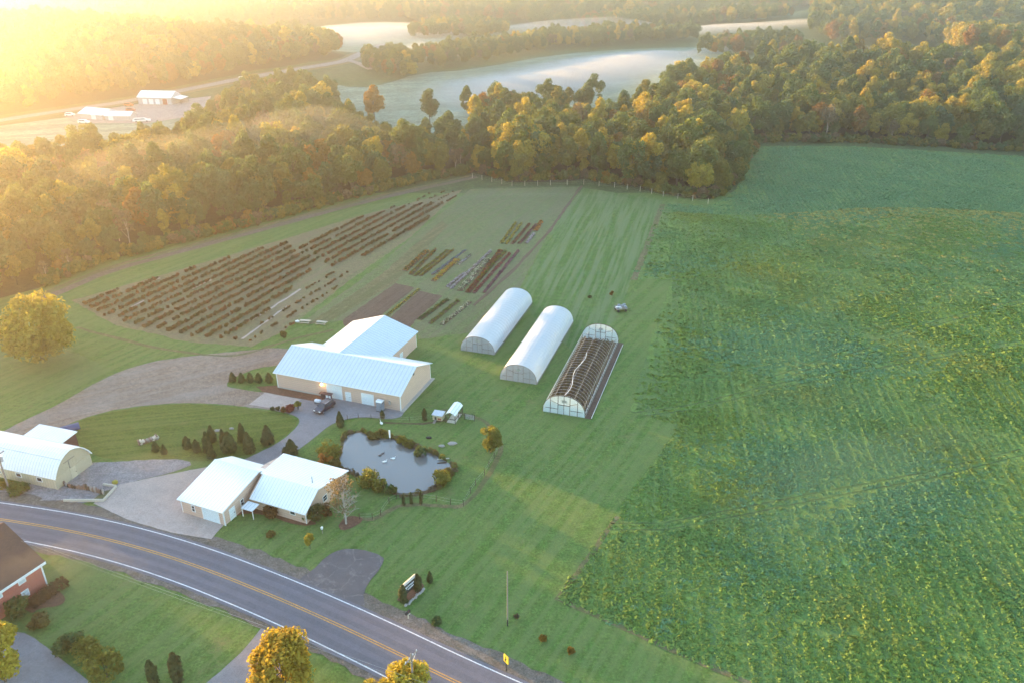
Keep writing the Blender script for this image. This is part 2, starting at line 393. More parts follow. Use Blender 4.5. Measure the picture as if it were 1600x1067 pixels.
# ------------------------------------------------------------------ mesh building
class MB:
    def __init__(s): s.v = []; s.f = []
    def add(s, vs, fs):
        o = len(s.v); s.v += [tuple(map(float, p)) for p in vs]; s.f += [tuple(i + o for i in f) for f in fs]; return s
    def box(s, x0, x1, y0, y1, z0, z1):
        return s.add([(x0, y0, z0), (x1, y0, z0), (x1, y1, z0), (x0, y1, z0), (x0, y0, z1), (x1, y0, z1), (x1, y1, z1), (x0, y1, z1)],
                     [(0, 3, 2, 1), (4, 5, 6, 7), (0, 1, 5, 4), (1, 2, 6, 5), (2, 3, 7, 6), (3, 0, 4, 7)])
    def quadslab(s, p, t):
        """slab: four points p, thickness t straight down"""
        q = [(a[0], a[1], a[2] - t) for a in p]
        return s.add(list(p) + q, [(0, 1, 2, 3), (7, 6, 5, 4), (0, 4, 5, 1), (1, 5, 6, 2), (2, 6, 7, 3), (3, 7, 4, 0)])
    def extrude(s, prof, axis, a, b):
        """closed outline prof extruded along axis ('x' or 'y') from a to b"""
        n = len(prof)
        mk = (lambda p, t: (t, p[0], p[1])) if axis == 'x' else (lambda p, t: (p[0], t, p[1]))
        vs = [mk(p, a) for p in prof] + [mk(p, b) for p in prof]
        fs = [tuple(range(n)), tuple(range(2 * n - 1, n - 1, -1))] + [(i, i + n, (i + 1) % n + n, (i + 1) % n) for i in range(n)]
        return s.add(vs, fs)
    def tube(s, pts, rad, seg=5, cap=True):
        pts = [Vector(p) for p in pts]; rads = rad if isinstance(rad, (list, tuple)) else [rad] * len(pts)
        vs = []; fs = []
        for i, p in enumerate(pts):
            d = (pts[min(i + 1, len(pts) - 1)] - pts[max(i - 1, 0)]).normalized()
            a = d.orthogonal().normalized() if abs(d.z) > 0.95 else d.cross(Vector((0, 0, 1))).normalized()
            b = d.cross(a)
            for k in range(seg):
                t = 2 * math.pi * k / seg
                vs.append(p + (a * math.cos(t) + b * math.sin(t)) * rads[i])
        for i in range(len(pts) - 1):
            for k in range(seg):
                k2 = (k + 1) % seg
                fs.append((i * seg + k, i * seg + k2, (i + 1) * seg + k2, (i + 1) * seg + k))
        if cap:
            fs.append(tuple(range(seg - 1, -1, -1))); fs.append(tuple((len(pts) - 1) * seg + k for k in range(seg)))
        return s.add(vs, fs)
    def blob(s, c, r, seg=8, rings=5, jit=0.0, rnd=random):
        vs = [(c[0], c[1], c[2] + r[2])]; fs = []
        for i in range(1, rings):
            t = math.pi * i / rings
            for k in range(seg):
                a = 2 * math.pi * k / seg; j = 1 + jit * rnd.uniform(-1, 1)
                vs.append((c[0] + r[0] * math.sin(t) * math.cos(a) * j, c[1] + r[1] * math.sin(t) * math.sin(a) * j, c[2] + r[2] * math.cos(t) * j))
        vs.append((c[0], c[1], c[2] - r[2]))
        for k in range(seg): fs.append((0, 1 + k, 1 + (k + 1) % seg))
        for i in range(rings - 2):
            for k in range(seg):
                a = 1 + i * seg + k; b = 1 + i * seg + (k + 1) % seg
                fs.append((a, a + seg, b + seg, b))
        e = len(vs) - 1
        for k in range(seg): fs.append((e, 1 + (rings - 2) * seg + (k + 1) % seg, 1 + (rings - 2) * seg + k))
        return s.add(vs, fs)
    def mesh(s, name, m=None, smooth=False):
        me = bpy.data.meshes.new(name); me.from_pydata(s.v, [], s.f)
        if m: me.materials.append(MATS[m])
        if smooth: me.polygons.foreach_set('use_smooth', [True] * len(me.polygons))
        me.update(); return me
    def build(s, name, m, parent=None, smooth=False, label=None):
        o = bpy.data.objects.new(name, s.mesh(name, m, smooth)); COL.objects.link(o)
        if parent is not None: o.parent = parent
        if label: o['label'] = label
        return o

def raw_mesh(name, V, F, m):
    """fast mesh from numpy arrays of vertices and quads"""
    me = bpy.data.meshes.new(name)
    me.vertices.add(len(V)); me.vertices.foreach_set('co', np.asarray(V, np.float32).ravel())
    k = F.shape[1]
    me.loops.add(F.size); me.loops.foreach_set('vertex_index', F.ravel().astype(np.int32))
    me.polygons.add(len(F)); me.polygons.foreach_set('loop_start', np.arange(0, F.size, k, dtype=np.int32))
    me.update(calc_edges=True)
    if m: me.materials.append(MATS[m])
    return me

def link(name, me, loc=(0, 0, 0), rz=0.0, sc=1.0, parent=None):
    o = bpy.data.objects.new(name, me); COL.objects.link(o)
    o.location = loc; o.rotation_euler = (0, 0, rz); o.scale = (sc, sc, sc) if not isinstance(sc, tuple) else sc
    if parent is not None: o.parent = parent
    return o

def tag(o, label, cat, group=None):
    o['label'] = label; o['category'] = cat
    if group: o['group'] = group
    return o

def thing(name, label, cat, loc=(0, 0, 0), rz=0.0, group=None, sc=1.0):
    o = link(name, None, loc, rz, sc)
    return tag(o, label, cat, group)

def struct(o):
    o['kind'] = 'structure'; return o

def stuff(o, label=None, cat=None):
    o['kind'] = 'stuff'
    if label: o['label'] = label
    if cat: o['category'] = cat
    return o

def smooth_poly(pts, it=2, closed=True):
    for _ in range(it):
        q = []; n = len(pts)
        rngi = range(n) if closed else range(n - 1)
        if not closed: q.append(pts[0])
        for i in rngi:
            a, b = pts[i], pts[(i + 1) % n]
            q.append((a[0] * .75 + b[0] * .25, a[1] * .75 + b[1] * .25)); q.append((a[0] * .25 + b[0] * .75, a[1] * .25 + b[1] * .75))
        if not closed: q.append(pts[-1])
        pts = q
    return pts

def inside(P, poly):
    P = np.asarray(P, float); x, y = P[:, 0], P[:, 1]; r = np.zeros(len(P), bool); n = len(poly)
    for i in range(n):
        x1, y1 = poly[i]; x2, y2 = poly[(i + 1) % n]
        if y1 == y2: continue
        c = ((y1 > y) != (y2 > y)) & (x < (x2 - x1) * (y - y1) / (y2 - y1) + x1)
        r ^= c
    return r

def edge_dist(P, poly):
    P = np.asarray(P, float); d = np.full(len(P), 1e9); n = len(poly)
    for i in range(n):
        a = np.array(poly[i]); b = np.array(poly[(i + 1) % n]); ab = b - a; L = (ab @ ab) or 1e-9
        t = np.clip(((P - a) @ ab) / L, 0, 1)
        d = np.minimum(d, np.hypot(*(P - a - t[:, None] * ab).T))
    return d

def tri_poly(poly, grid):
    """triangulate an outline with interior points; returns 2d verts and faces"""
    pts = [Vector(p) for p in poly]; n = len(pts)
    xs = [p[0] for p in poly]; ys = [p[1] for p in poly]
    if grid:
        gx, gy = np.meshgrid(np.arange(min(xs), max(xs), grid), np.arange(min(ys), max(ys), grid))
        G = np.stack([gx.ravel(), gy.ravel()], 1)
        G = G[inside(G, poly)]
        if len(G): G = G[edge_dist(G, poly) > grid * 0.4]
        pts += [Vector(g) for g in G]
    r = delaunay_2d_cdt(pts, [], [list(range(n))], 1, 1e-4)
    return np.array([tuple(v) for v in r[0]]), [tuple(f) for f in r[2]]

def sheet(name, poly, z, m, grid=None, wig=0.0):
    """a level-laid ground sheet z above the terrain"""
    if wig:
        q = []
        for i, a in enumerate(poly):
            b = poly[(i + 1) % len(poly)]; L = math.hypot(b[0] - a[0], b[1] - a[1]); k = max(1, int(L / 1.2))
            for j in range(k):
                t = j / k; q.append((a[0] + (b[0] - a[0]) * t + random.uniform(-wig, wig), a[1] + (b[1] - a[1]) * t + random.uniform(-wig, wig)))
        poly = q
    V, F = tri_poly(poly, grid)
    zz = hgt(V[:, 0], V[:, 1]) + z
    me = bpy.data.meshes.new(name)
    me.from_pydata([(x, y, w) for (x, y), w in zip(V, zz)], [], F)
    me.materials.append(MATS[m]); me.update()
    o = link(name, me)
    if sum(p.normal.z for p in me.polygons) < 0: me.flip_normals()
    return struct(o)

def resample(line, step):
    out = [line[0]]
    for a, b in zip(line, line[1:]):
        L = math.hypot(b[0] - a[0], b[1] - a[1]); k = max(1, int(L / step))
        out += [(a[0] + (b[0] - a[0]) * j / k, a[1] + (b[1] - a[1]) * j / k) for j in range(1, k + 1)]
    return out

def offset_line(line, d):
    out = []
    for i, p in enumerate(line):
        a = line[max(0, i - 1)]; b = line[min(len(line) - 1, i + 1)]
        tx, ty = b[0] - a[0], b[1] - a[1]; L = math.hypot(tx, ty) or 1
        out.append((p[0] - ty / L * d, p[1] + tx / L * d))
    return out

def ribbon(name, line, d0, d1, z, m, wig0=0.0, wig1=0.0, parent=None):
    """strip of ground between two offsets of a centre line"""
    A = offset_line(line, d0); B = offset_line(line, d1); mb = MB(); n = len(line)
    if wig0: A = [(x + random.uniform(-wig0, wig0), y + random.uniform(-wig0, wig0)) for x, y in A]
    if wig1: B = [(x + random.uniform(-wig1, wig1), y + random.uniform(-wig1, wig1)) for x, y in B]
    vs = [(x, y, H(x, y) + z) for x, y in A] + [(x, y, H(x, y) + z) for x, y in B]
    fs = [(i, i + 1, n + i + 1, n + i) for i in range(n - 1)]
    o = mb.add(vs, fs).build(name, m, parent)
    if sum(p.normal.z for p in o.data.polygons) < 0: o.data.flip_normals()
    if parent is None: struct(o)
    return o

# ================================================================== THE SETTING
def terrain():
    xs = np.unique(np.concatenate([np.linspace(-5200, -1000, 15), np.arange(-1000, -300, 20), np.arange(-300, 300, 6), np.arange(300, 1001, 20), np.linspace(1000, 5200, 15)]))
    ys = np.unique(np.concatenate([np.linspace(-1200, -60, 8), np.arange(-60, 420, 6), np.arange(420, 2300, 20), np.linspace(2300, 5600, 14)]))
    X, Y = np.meshgrid(xs, ys); Z = hgt(X, Y)
    V = np.stack([X.ravel(), Y.ravel(), Z.ravel()], 1)
    nx, ny = len(xs), len(ys)
    i = (np.arange(ny - 1)[:, None] * nx + np.arange(nx - 1)[None]).ravel()
    F = np.stack([i, i + 1, i + nx + 1, i + nx], 1)
    me = raw_mesh('ground', V, F, 'grass')
    me.materials.append(MATS['meadow'])
    cyy = V[F].mean(1)
    far = (cyy[:, 1] > 300) | (np.abs(cyy[:, 0]) > 320)
    me.polygons.foreach_set('material_index', far.astype(np.int32))
    me.polygons.foreach_set('use_smooth', np.ones(len(F), bool))
    struct(link('ground', me))
terrain()

P = lambda *pts: [flat(*p) for p in pts]           # level farm ground
PA = lambda *pts: [at(*p) for p in pts]            # terrain

# --- fields and beds
crop_poly = PA((1036, 318), (1112, 322), (1150, 297), (1184, 229), (1330, 229), (1600, 245), (1760, 252)) + [(330, 330), (260, 120), (150, 40), (60, 50)] + \
    P((1170, 1067), (1010, 997), (870, 934), (960, 808), (1052, 680), (1062, 664), (985, 642), (1012, 545), (1050, 437), (990, 437))
sheet('crop_field', crop_poly, 0.03, 'crop_ground', 6.0, 0.25)
mown_poly = P((912, 294), (1036, 314), (1012, 380), (986, 437), (962, 500), (905, 560), (830, 490), (812, 462), (860, 360))
sheet('mown_field', mown_poly, 0.02, 'mown_grass', None, 0.3)
garden_poly = P((470, 506), (560, 440), (640, 375), (735, 296), (905, 292), (860, 360), (812, 450), (770, 480), (735, 520), (655, 530), (640, 500), (560, 500))
sheet('garden_ground', garden_poly, 0.02, 'garden_grass', None, 0.3)
dry_poly = P((598, 428), (690, 345), (700, 352), (620, 440), (520, 500), (480, 508))
sheet('dry_strip', dry_poly, 0.04, 'dry_grass', None, 0.3)
sheet('hay_strip', offset_line(resample(P((990, 438), (1036, 320)), 6), 0.9) + offset_line(resample(P((990, 438), (1036, 320)), 6), -0.9)[::-1], 0.06, 'dry_grass', None, 0.2)
edge_line = resample(P((962, 806), (915, 872), (868, 936), (935, 966), (1010, 1000), (1100, 1040), (1170, 1070)), 1.5)
ribbon('field_margin', edge_line, -0.1, 0.75, 0.05, 'dry_grass', 0.15, 0.2)
sheet('tilled_soil', P((536, 500), (618, 443), (648, 450), (590, 498), (570, 520), (540, 520)), 0.05, 'soil', None, 0.15)
sheet('tilled_soil', P((598, 508), (655, 455), (692, 463), (648, 502), (640, 515)), 0.05, 'soil', None, 0.15)
orch_poly = P((112, 470), (260, 428), (450, 372), (560, 338), (640, 318), (722, 297), (640, 372), (556, 432), (440, 520), (392, 542), (290, 534), (180, 508))
sheet('berry_field_ground', orch_poly, 0.025, 'berry_ground', None, 0.3)
# --- tracks
track = resample(smooth_poly(P((60, 470), (105, 452), (170, 424), (250, 402), (400, 362), (560, 318), (680, 291), (745, 277)), 2, False), 3)
ribbon('woodland_track', track, -1.6, 1.6, 0.05, 'track_dirt', 0.25, 0.25)
ribbon('woodland_track', track, 1.9, 4.0, 0.04, 'dry_grass', 0.3, 0.4)
trk2 = resample(P((740, 478), (800, 425), (860, 360), (884, 325), (909, 291)), 3)
ribbon('dirt_path', trk2, -0.55, 0.55, 0.05, 'soil', 0.2, 0.2)
ribbon('dirt_path', resample(smooth_poly(P((120, 512), (180, 528), (250, 546), (330, 556), (380, 556), (440, 534), (520, 516)), 2, False), 2), -0.5, 0.5, 0.06, 'dry_grass', 0.2, 0.2)
# --- yards and drives
sheet('gravel_drive', smooth_poly(P((-60, 700), (0, 676), (40, 656), (100, 627), (160, 592), (220, 568), (290, 557), (370, 549), (452, 541), (470, 565), (432, 571), (400, 575), (356, 594), (352, 604), (395, 612), (440, 612), (445, 642), (400, 637), (300, 628), (220, 633), (150, 646), (95, 667), (60, 695)), 2), 0.05, 'gravel', None, 0.18)
sheet('paved_drive', smooth_poly(P((436, 612), (520, 616), (632, 640), (628, 652), (604, 655), (570, 651), (536, 655), (512, 666), (484, 690), (450, 714), (380, 745), (330, 740), (395, 712), (437, 691), (464, 668), (470, 654), (452, 646), (420, 640)), 2), 0.06, 'drive_asphalt', None, 0.05)
sheet('concrete_pad', P((389, 632), (414, 613), (470, 624), (452, 642)), 0.08, 'concrete')
sheet('concrete_apron', P((146, 786), (186, 757), (262, 741), (330, 728), (372, 716), (398, 722), (400, 760), (352, 818), (330, 842), (268, 832), (200, 812)), 0.07, 'concrete', None, 0.06)
sheet('grey_yard', smooth_poly(P((72, 758), (110, 724), (165, 722), (262, 716), (310, 722), (262, 740), (186, 757), (146, 785), (90, 784), (20, 776), (-40, 770), (-40, 748)), 1), 0.045, 'grey_gravel', None, 0.15)
sheet('grey_ramp', P((62, 782), (87, 760), (128, 762), (146, 768), (144, 781)), 0.09, 'grey_gravel')
sheet('cracked_parking', smooth_poly(P((462, 908), (486, 893), (512, 868), (532, 857), (560, 857), (602, 869), (598, 884), (574, 912), (566, 934), (572, 948), (520, 934)), 1), 0.06, 'cracked_asphalt', None, 0.12)
sheet('house_drive', smooth_poly(P((10, 985), (46, 990), (82, 1018), (112, 1042), (150, 1072)), 1, False) + P((190, 1105), (60, 1140), (-30, 1080)), 0.05, 'drive_asphalt', None, 0.05)
sheet('side_drive', smooth_poly(P((428, 968), (410, 978), (398, 996), (368, 1028), (318, 1070)), 1, False) + P((280, 1105), (400, 1110), (452, 1040), (470, 1000), (520, 1005)), 0.04, 'drive_asphalt', None, 0.08)
sheet('mulch_bed', smooth_poly(P((30, 944), (62, 922), (84, 918), (104, 932), (98, 946), (60, 950), (50, 960)), 2), 0.05, 'mulch')
sheet('mulch_bed', smooth_poly(P((358, 810), (396, 782), (470, 808), (500, 818), (470, 822), (420, 806), (385, 800)), 1), 0.05, 'mulch', None, 0.1)
sheet('mulch_bed', smooth_poly(P((526, 822), (540, 806), (562, 806), (570, 812), (548, 826), (534, 828)), 2), 0.05, 'mulch', None, 0.1)
sheet('mulch_bed', smooth_poly(P((618, 936), (640, 918), (658, 908), (664, 917), (640, 938), (624, 940)), 1), 0.05, 'mulch', None, 0.06)
sheet('mulch_bed', P((400, 604), (440, 602), (505, 618), (498, 628), (440, 618), (410, 612)), 0.075, 'mulch', None, 0.1)
sheet('loop_lawn', smooth_poly(P((98, 668), (150, 648), (220, 635), (300, 630), (400, 639), (450, 649), (466, 656), (460, 668), (434, 690), (392, 710), (330, 722), (262, 716), (165, 720), (130, 700)), 2), 0.04, 'lawn', None, 0.1)
pond_path = resample(smooth_poly(P((690, 640), (740, 650), (762, 660), (786, 694), (778, 716), (758, 752), (725, 793), (690, 790), (640, 787), (612, 793), (585, 812), (560, 810)), 2, False), 1.5)
ribbon('worn_path', pond_path, -0.45, 0.45, 0.04, 'dry_grass', 0.15, 0.15)
ribbon('worn_path', resample(P((600, 660), (660, 662), (700, 656)), 1.5), -0.3, 0.3, 0.045, 'mud', 0.15, 0.15)
# --- pond
zp = lambda x, y: (500 + x / 5.333, 650 + y / 5.333)
pond_px = [zp(*q) for q in ((205, 175), (260, 150), (370, 133), (400, 165), (470, 178), (560, 185), (640, 197), (700, 215), (790, 250), (850, 300), (915, 300), (970, 335), (1060, 385), (1115, 425), (1090, 470), (1040, 530), (1000, 565), (900, 620), (760, 640), (660, 650), (560, 590), (480, 560), (300, 480), (140, 400), (190, 300))]
pond_poly = smooth_poly(P(*pond_px), 2)
pc = np.mean(np.array(pond_poly), 0)
bank = [(pc[0] + (x - pc[0]) * 1.06, pc[1] + (y - pc[1]) * 1.09) for x, y in pond_poly]
sheet('pond_bank', bank, 0.05, 'mud', None, 0.25)
sheet('pond_water', pond_poly, 0.10, 'water')
# --- the road
cl = P((-160, 796), (-60, 803), (0, 811), (100, 827), (200, 850), (300, 881), (400, 920), (500, 963), (600, 1010), (700, 1060)) + [(3.0, 66.3), (24.0, 55.5), (46, 44)]
cl = resample(smooth_poly(cl, 3, False), 2.0)
ribbon('road_shoulder', cl, 3.9, 6.6, 0.05, 'shoulder', 0.0, 0.35)
ribbon('road_shoulder', cl, -5.3, -3.9, 0.05, 'shoulder', 0.3, 0.0)
ribbon('road', cl, -4.35, 4.35, 0.08, 'road_asphalt', 0.05, 0.05)
for d_ in (-2.75, -1.15, 1.15, 2.75): ribbon('wheel_path', cl, d_ - .38, d_ + .38, 0.084, 'wheel_path', 0.08, 0.08)
ribbon('road_edge_line', cl, 3.72, 3.90, 0.09, 'white_line')
ribbon('road_edge_line', cl, -3.90, -3.72, 0.09, 'white_line')
ribbon('road_centre_line', cl, 0.10, 0.25, 0.09, 'yellow_line')
ribbon('road_centre_line', cl, -0.25, -0.10, 0.09, 'yellow_line')
# --- far ground
far_road = resample(smooth_poly(PA((-150, 216), (-40, 198), (0, 190), (100, 174), (200, 160), (330, 133), (450, 112), (520, 101), (545, 95), (566, 84), (585, 76), (600, 70)), 1, False), 8)
ribbon('valley_road', far_road, -4.2, 4.2, 0.35, 'grey_gravel')
ribbon('road_verge', far_road, -9.5, 8.0, 0.2, 'dry_grass', 0.6, 0.6)
far_fork = resample(PA((543, 95), (560, 100), (580, 110)), 8)
ribbon('valley_road', far_fork, -3.2, 3.2, 0.4, 'grey_gravel')
valley = PA((540, 200), (580, 222), (660, 236), (740, 226), (840, 214), (960, 190), (1100, 104), (1180, 90), (1140, 74), (1000, 76), (870, 86), (740, 110), (650, 116), (606, 132), (560, 140), (500, 128), (470, 138), (510, 165))
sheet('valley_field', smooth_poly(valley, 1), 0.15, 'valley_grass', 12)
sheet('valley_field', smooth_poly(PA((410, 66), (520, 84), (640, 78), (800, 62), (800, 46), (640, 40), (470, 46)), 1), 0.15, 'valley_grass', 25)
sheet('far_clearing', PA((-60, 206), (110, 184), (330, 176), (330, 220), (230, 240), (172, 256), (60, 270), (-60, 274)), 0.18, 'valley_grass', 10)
sheet('far_yard', PA((98, 182), (215, 164), (330, 152), (320, 180), (230, 194), (130, 194)), 0.28, 'grey_gravel', 10)
sheet('far_clearing', PA((1310, 72), (1500, 76), (1480, 84), (1330, 82)), 0.2, 'dry_grass', 12)

# ================================================================== PLANTS
def quads(C, N, size, rnd, aspect=1.5):
    """leaf-sized irregular quads centred at C with normals N"""
    n = len(C)
    N = N / (np.linalg.norm(N, axis=1, keepdims=True) + 1e-9)
    t = rnd.normal(size=(n, 3)); t -= (t * N).sum(1, keepdims=True) * N
    t /= np.linalg.norm(t, axis=1, keepdims=True) + 1e-9
    b = np.cross(N, t)
    s = size * rnd.uniform(0.55, 1.35, (n, 1))
    j = lambda: rnd.uniform(0.7, 1.2, (n, 1))
    V = np.stack([C - t * s * j() * aspect, C - b * s * j() + N * s * 0.25, C + t * s * j() * aspect, C + b * s * j() + N * s * 0.25], 1) 
    return V.reshape(-1, 3), np.arange(4 * n).reshape(-1, 4)

def crown_mesh(name, seed, r, zlo, zhi, nl, n, leaf, m, lobe=0.42, flatten=1.0, droop=0.0, top=0.55):
    """leaf clumps on many uneven lobes that fill a crown of radius r between zlo and zhi"""
    q = np.random.default_rng(seed); zc = (zlo + zhi) / 2; hz = (zhi - zlo) / 2
    d = q.normal(size=(nl, 3)); d /= np.linalg.norm(d, axis=1, keepdims=True)
    rad = q.uniform(0.35, 1.0, (nl, 1)) ** 0.5 * (1 - lobe * 0.55)
    L = d * rad
    wid = np.where(L[:, 2] > 0, 1 - top * np.clip(L[:, 2], 0, 1) ** 1.6 * 0.6, 1.0)
    Lc = np.stack([L[:, 0] * r * wid, L[:, 1] * r * wid, zc + L[:, 2] * hz], 1)
    lr = lobe * r * q.uniform(0.6, 1.25, nl)
    k = q.choice(nl, n, p=lr ** 2 / (lr ** 2).sum())
    o = q.normal(size=(n, 3)); o[:, 2] = o[:, 2] + 0.25; o /= np.linalg.norm(o, axis=1, keepdims=True)
    C = Lc[k] + o * (lr[k] * q.uniform(0.55, 1.08, n))[:, None] * np.array([1, 1, flatten])
    C[:, 2] -= droop * q.uniform(0, 1, n) * np.hypot(C[:, 0], C[:, 1])
    C[:, 2] = np.maximum(C[:, 2], zlo * 0.4 + 0.15)
    V, F = quads(C, o + q.normal(size=(n, 3)) * 0.55, leaf, q)
    return raw_mesh(name, V, F, m), Lc

def trunk_mesh(name, seed, h, rad, limbs, m='bark', seg=6):
    rd = random.Random(seed); mb = MB()
    lean = (rd.uniform(-.04, .04) * h, rd.uniform(-.04, .04) * h)
    base = [(0, 0, -0.3), (0, 0, h * .15), (lean[0] * .4, lean[1] * .4, h * .5), (lean[0], lean[1], h)]
    mb.tube(base, [rad * 1.25, rad, rad * .75, rad * .3], seg)
    for p in limbs:
        z0 = h * rd.uniform(.3, .7); s = Vector((lean[0] * .4, lean[1] * .4, z0)); e = Vector(p)
        mid = s.lerp(e, .5) + Vector((0, 0, rd.uniform(-.05, .08) * h))
        mb.tube([s, mid, e], [rad * .45, rad * .3, rad * .08], 4)
    return mb.mesh(name, m)

PROTO = {}
def make_tree(key, seed, r, zlo, zhi, nl, n, leaf, trunk_r, m='leaf_green', bark='bark', **kw):
    cm, L = crown_mesh('crown', seed, r, zlo, zhi, nl, n, leaf, m, **kw)
    lim = [tuple(p) for p in L[:6]]
    tm = trunk_mesh('trunk', seed, zlo + (zhi - zlo) * .62, trunk_r, lim, bark)
    PROTO[key] = (tm, cm, zhi)

# woodland trees, about 17 m tall, seen from 200 m and more
WK = []
for k in range(9):
    q = random.Random(100 + k)
    r = q.uniform(3.5, 6.6); zh = q.uniform(12.5, 20.5)
    make_tree('w%d' % k, 40 + k, r, zh * q.uniform(.10, .22), zh, q.randint(18, 30), 3000, 0.34, 0.20, lobe=q.uniform(.27, .42), top=q.uniform(.3, .8))
    WK.append('w%d' % k)
for k in range(2):                                    # thin, half-bare
    make_tree('b%d' % k, 70 + k, 4.0, 4.5, 16, 14, 520, 0.36, 0.2, 'leaf_bare', 'bark_pale')

def bare_twigs(seed, h, rad, spread, n=26, m='bark_pale'):
    rd = random.Random(seed); mb = MB()
    mb.tube([(0, 0, -.3), (0, 0, h * .4), (rd.uniform(-.3, .3), rd.uniform(-.3, .3), h)], [rad, rad * .7, rad * .1], 6)
    for i in range(n):
        z0 = h * rd.uniform(.12, .85); a = rd.uniform(0, 6.28); l = spread * (1.15 - z0 / h) * rd.uniform(.6, 1.1)
        s = Vector((0, 0, z0)); e = s + Vector((math.cos(a) * l, math.sin(a) * l, l * rd.uniform(.3, .9)))
        mb.tube([s, s.lerp(e, .5) + Vector((0, 0, -.05 * l)), e], [rad * .3, rad * .18, rad * .05], 4)
        for j in range(5):
            t = rd.uniform(.35, .95); p = s.lerp(e, t); b = a + rd.uniform(-1, 1); ll = l * rd.uniform(.25, .5)
            mb.tube([p, p + Vector((math.cos(b) * ll, math.sin(b) * ll, ll * rd.uniform(.1, .9)))], [rad * .12, rad * .03], 3, False)
    return mb.mesh('trunk', m)

LEAFM = {'green': 'leaf_green', 'olive': 'leaf_olive', 'yellow': 'leaf_yellow', 'rust': 'leaf_rust', 'bare': 'leaf_bare'}
def set_mat(o, m):
    s = o.material_slots[0]; s.link = 'OBJECT'; s.material = MATS[m]

def plant_tree(key, x, y, sc, rz, colour, label, group=None, name='tree', z=None, wide=1.0):
    tm, cm, h = PROTO[key]
    t = thing(name, label, 'tree', (x, y, H(x, y) if z is None else z), rz, group, (sc * wide, sc * wide, sc))
    link('trunk', tm, parent=t)
    c = link('crown', cm, parent=t)
    if colour: set_mat(c, colour if colour in MATS else LEAFM[colour])
    return t

# ---- instanced plant masses (nobody could count them)
def gn_scatter(name, pts, pick, rot, scl, protos):
    """one object whose points carry copies of the prototypes"""
    coll = bpy.data.collections.new(name + '_kinds')
    for i, me in enumerate(protos):
        o = bpy.data.objects.new('%s_kind_%02d' % (name, i), me); coll.objects.link(o)
    me = bpy.data.meshes.new(name); me.vertices.add(len(pts)); me.vertices.foreach_set('co', np.asarray(pts, np.float32).ravel())
    for nm, ty, arr in (('pick', 'INT', pick), ('rz', 'FLOAT', rot), ('scl', 'FLOAT', scl)):
        a = me.attributes.new(nm, ty, 'POINT'); a.data.foreach_set('value', np.asarray(arr, np.int32 if ty == 'INT' else np.float32))
    me.update()
    ob = link(name, me)
    ng = bpy.data.node_groups.new(name, 'GeometryNodeTree')
    ng.interface.new_socket('Geometry', in_out='INPUT', socket_type='NodeSocketGeometry')
    ng.interface.new_socket('Geometry', in_out='OUTPUT', socket_type='NodeSocketGeometry')
    n, l = ng.nodes, ng.links
    gi, go = n.new('NodeGroupInput'), n.new('NodeGroupOutput')
    ci = n.new('GeometryNodeCollectionInfo'); ci.inputs['Collection'].default_value = coll
    ci.inputs['Separate Children'].default_value = True; ci.inputs['Reset Children'].default_value = True
    ip = n.new('GeometryNodeInstanceOnPoints'); ip.inputs['Pick Instance'].default_value = True
    def attr(nm, ty):
        a = n.new('GeometryNodeInputNamedAttribute'); a.data_type = ty; a.inputs['Name'].default_value = nm; return a.outputs['Attribute']
    cx = n.new('ShaderNodeCombineXYZ'); l.new(attr('rz', 'FLOAT'), cx.inputs['Z'])
    e2r = n.new('FunctionNodeEulerToRotation'); l.new(cx.outputs[0], e2r.inputs[0])
    l.new(gi.outputs[0], ip.inputs['Points']); l.new(ci.outputs[0], ip.inputs['Instance'])
    l.new(attr('pick', 'INT'), ip.inputs['Instance Index']); l.new(e2r.outputs[0], ip.inputs['Rotation'])
    l.new(attr('scl', 'FLOAT'), ip.inputs['Scale']); l.new(ip.outputs[0], go.inputs[0])
    md = ob.modifiers.new('scatter', 'NODES'); md.node_group = ng
    return stuff(ob)

def scatter_poly(poly, spacing, seed, jitter=0.45):
    q = np.random.default_rng(seed)
    A = np.array(poly); x0, y0 = A.min(0); x1, y1 = A.max(0)
    gx, gy = np.meshgrid(np.arange(x0, x1, spacing), np.arange(y0, y1, spacing * .87))
    gx[1::2] += spacing / 2
    G = np.stack([gx.ravel(), gy.ravel()], 1) + q.uniform(-jitter, jitter, (gx.size, 2)) * spacing
    return G[inside(G, poly)]

# ---- where the woods stand (tree feet)
wood_right = PA((738, 270), (800, 286), (880, 286), (915, 281), (1000, 294), (1040, 305), (1108, 313), (1150, 290), (1176, 222), (1330, 222), (1600, 238), (1900, 262)) + [(520, 430), (620, 640), (500, 760)] + \
    PA((1560, 122), (1400, 112), (1200, 112), (1100, 134), (1010, 172), (950, 204), (860, 206), (740, 216))
wood_left = PA((-330, 560), (-120, 500), (60, 452), (150, 412), (250, 388), (400, 350), (560, 308), (660, 284), (738, 270), (740, 228), (690, 236), (640, 244), (600, 226), (560, 206), (530, 176), (470, 150), (400, 160), (340, 188), (322, 222), (236, 240), (172, 256), (60, 268), (-60, 272), (-300, 300))
wood_ridge = PA((-260, 210), (-40, 190), (0, 181), (100, 166), (200, 152), (330, 125), (450, 104), (520, 94), (545, 88)) + [(-225, 905), (-330, 840), (-480, 800), (-700, 760), (-800, 560)]
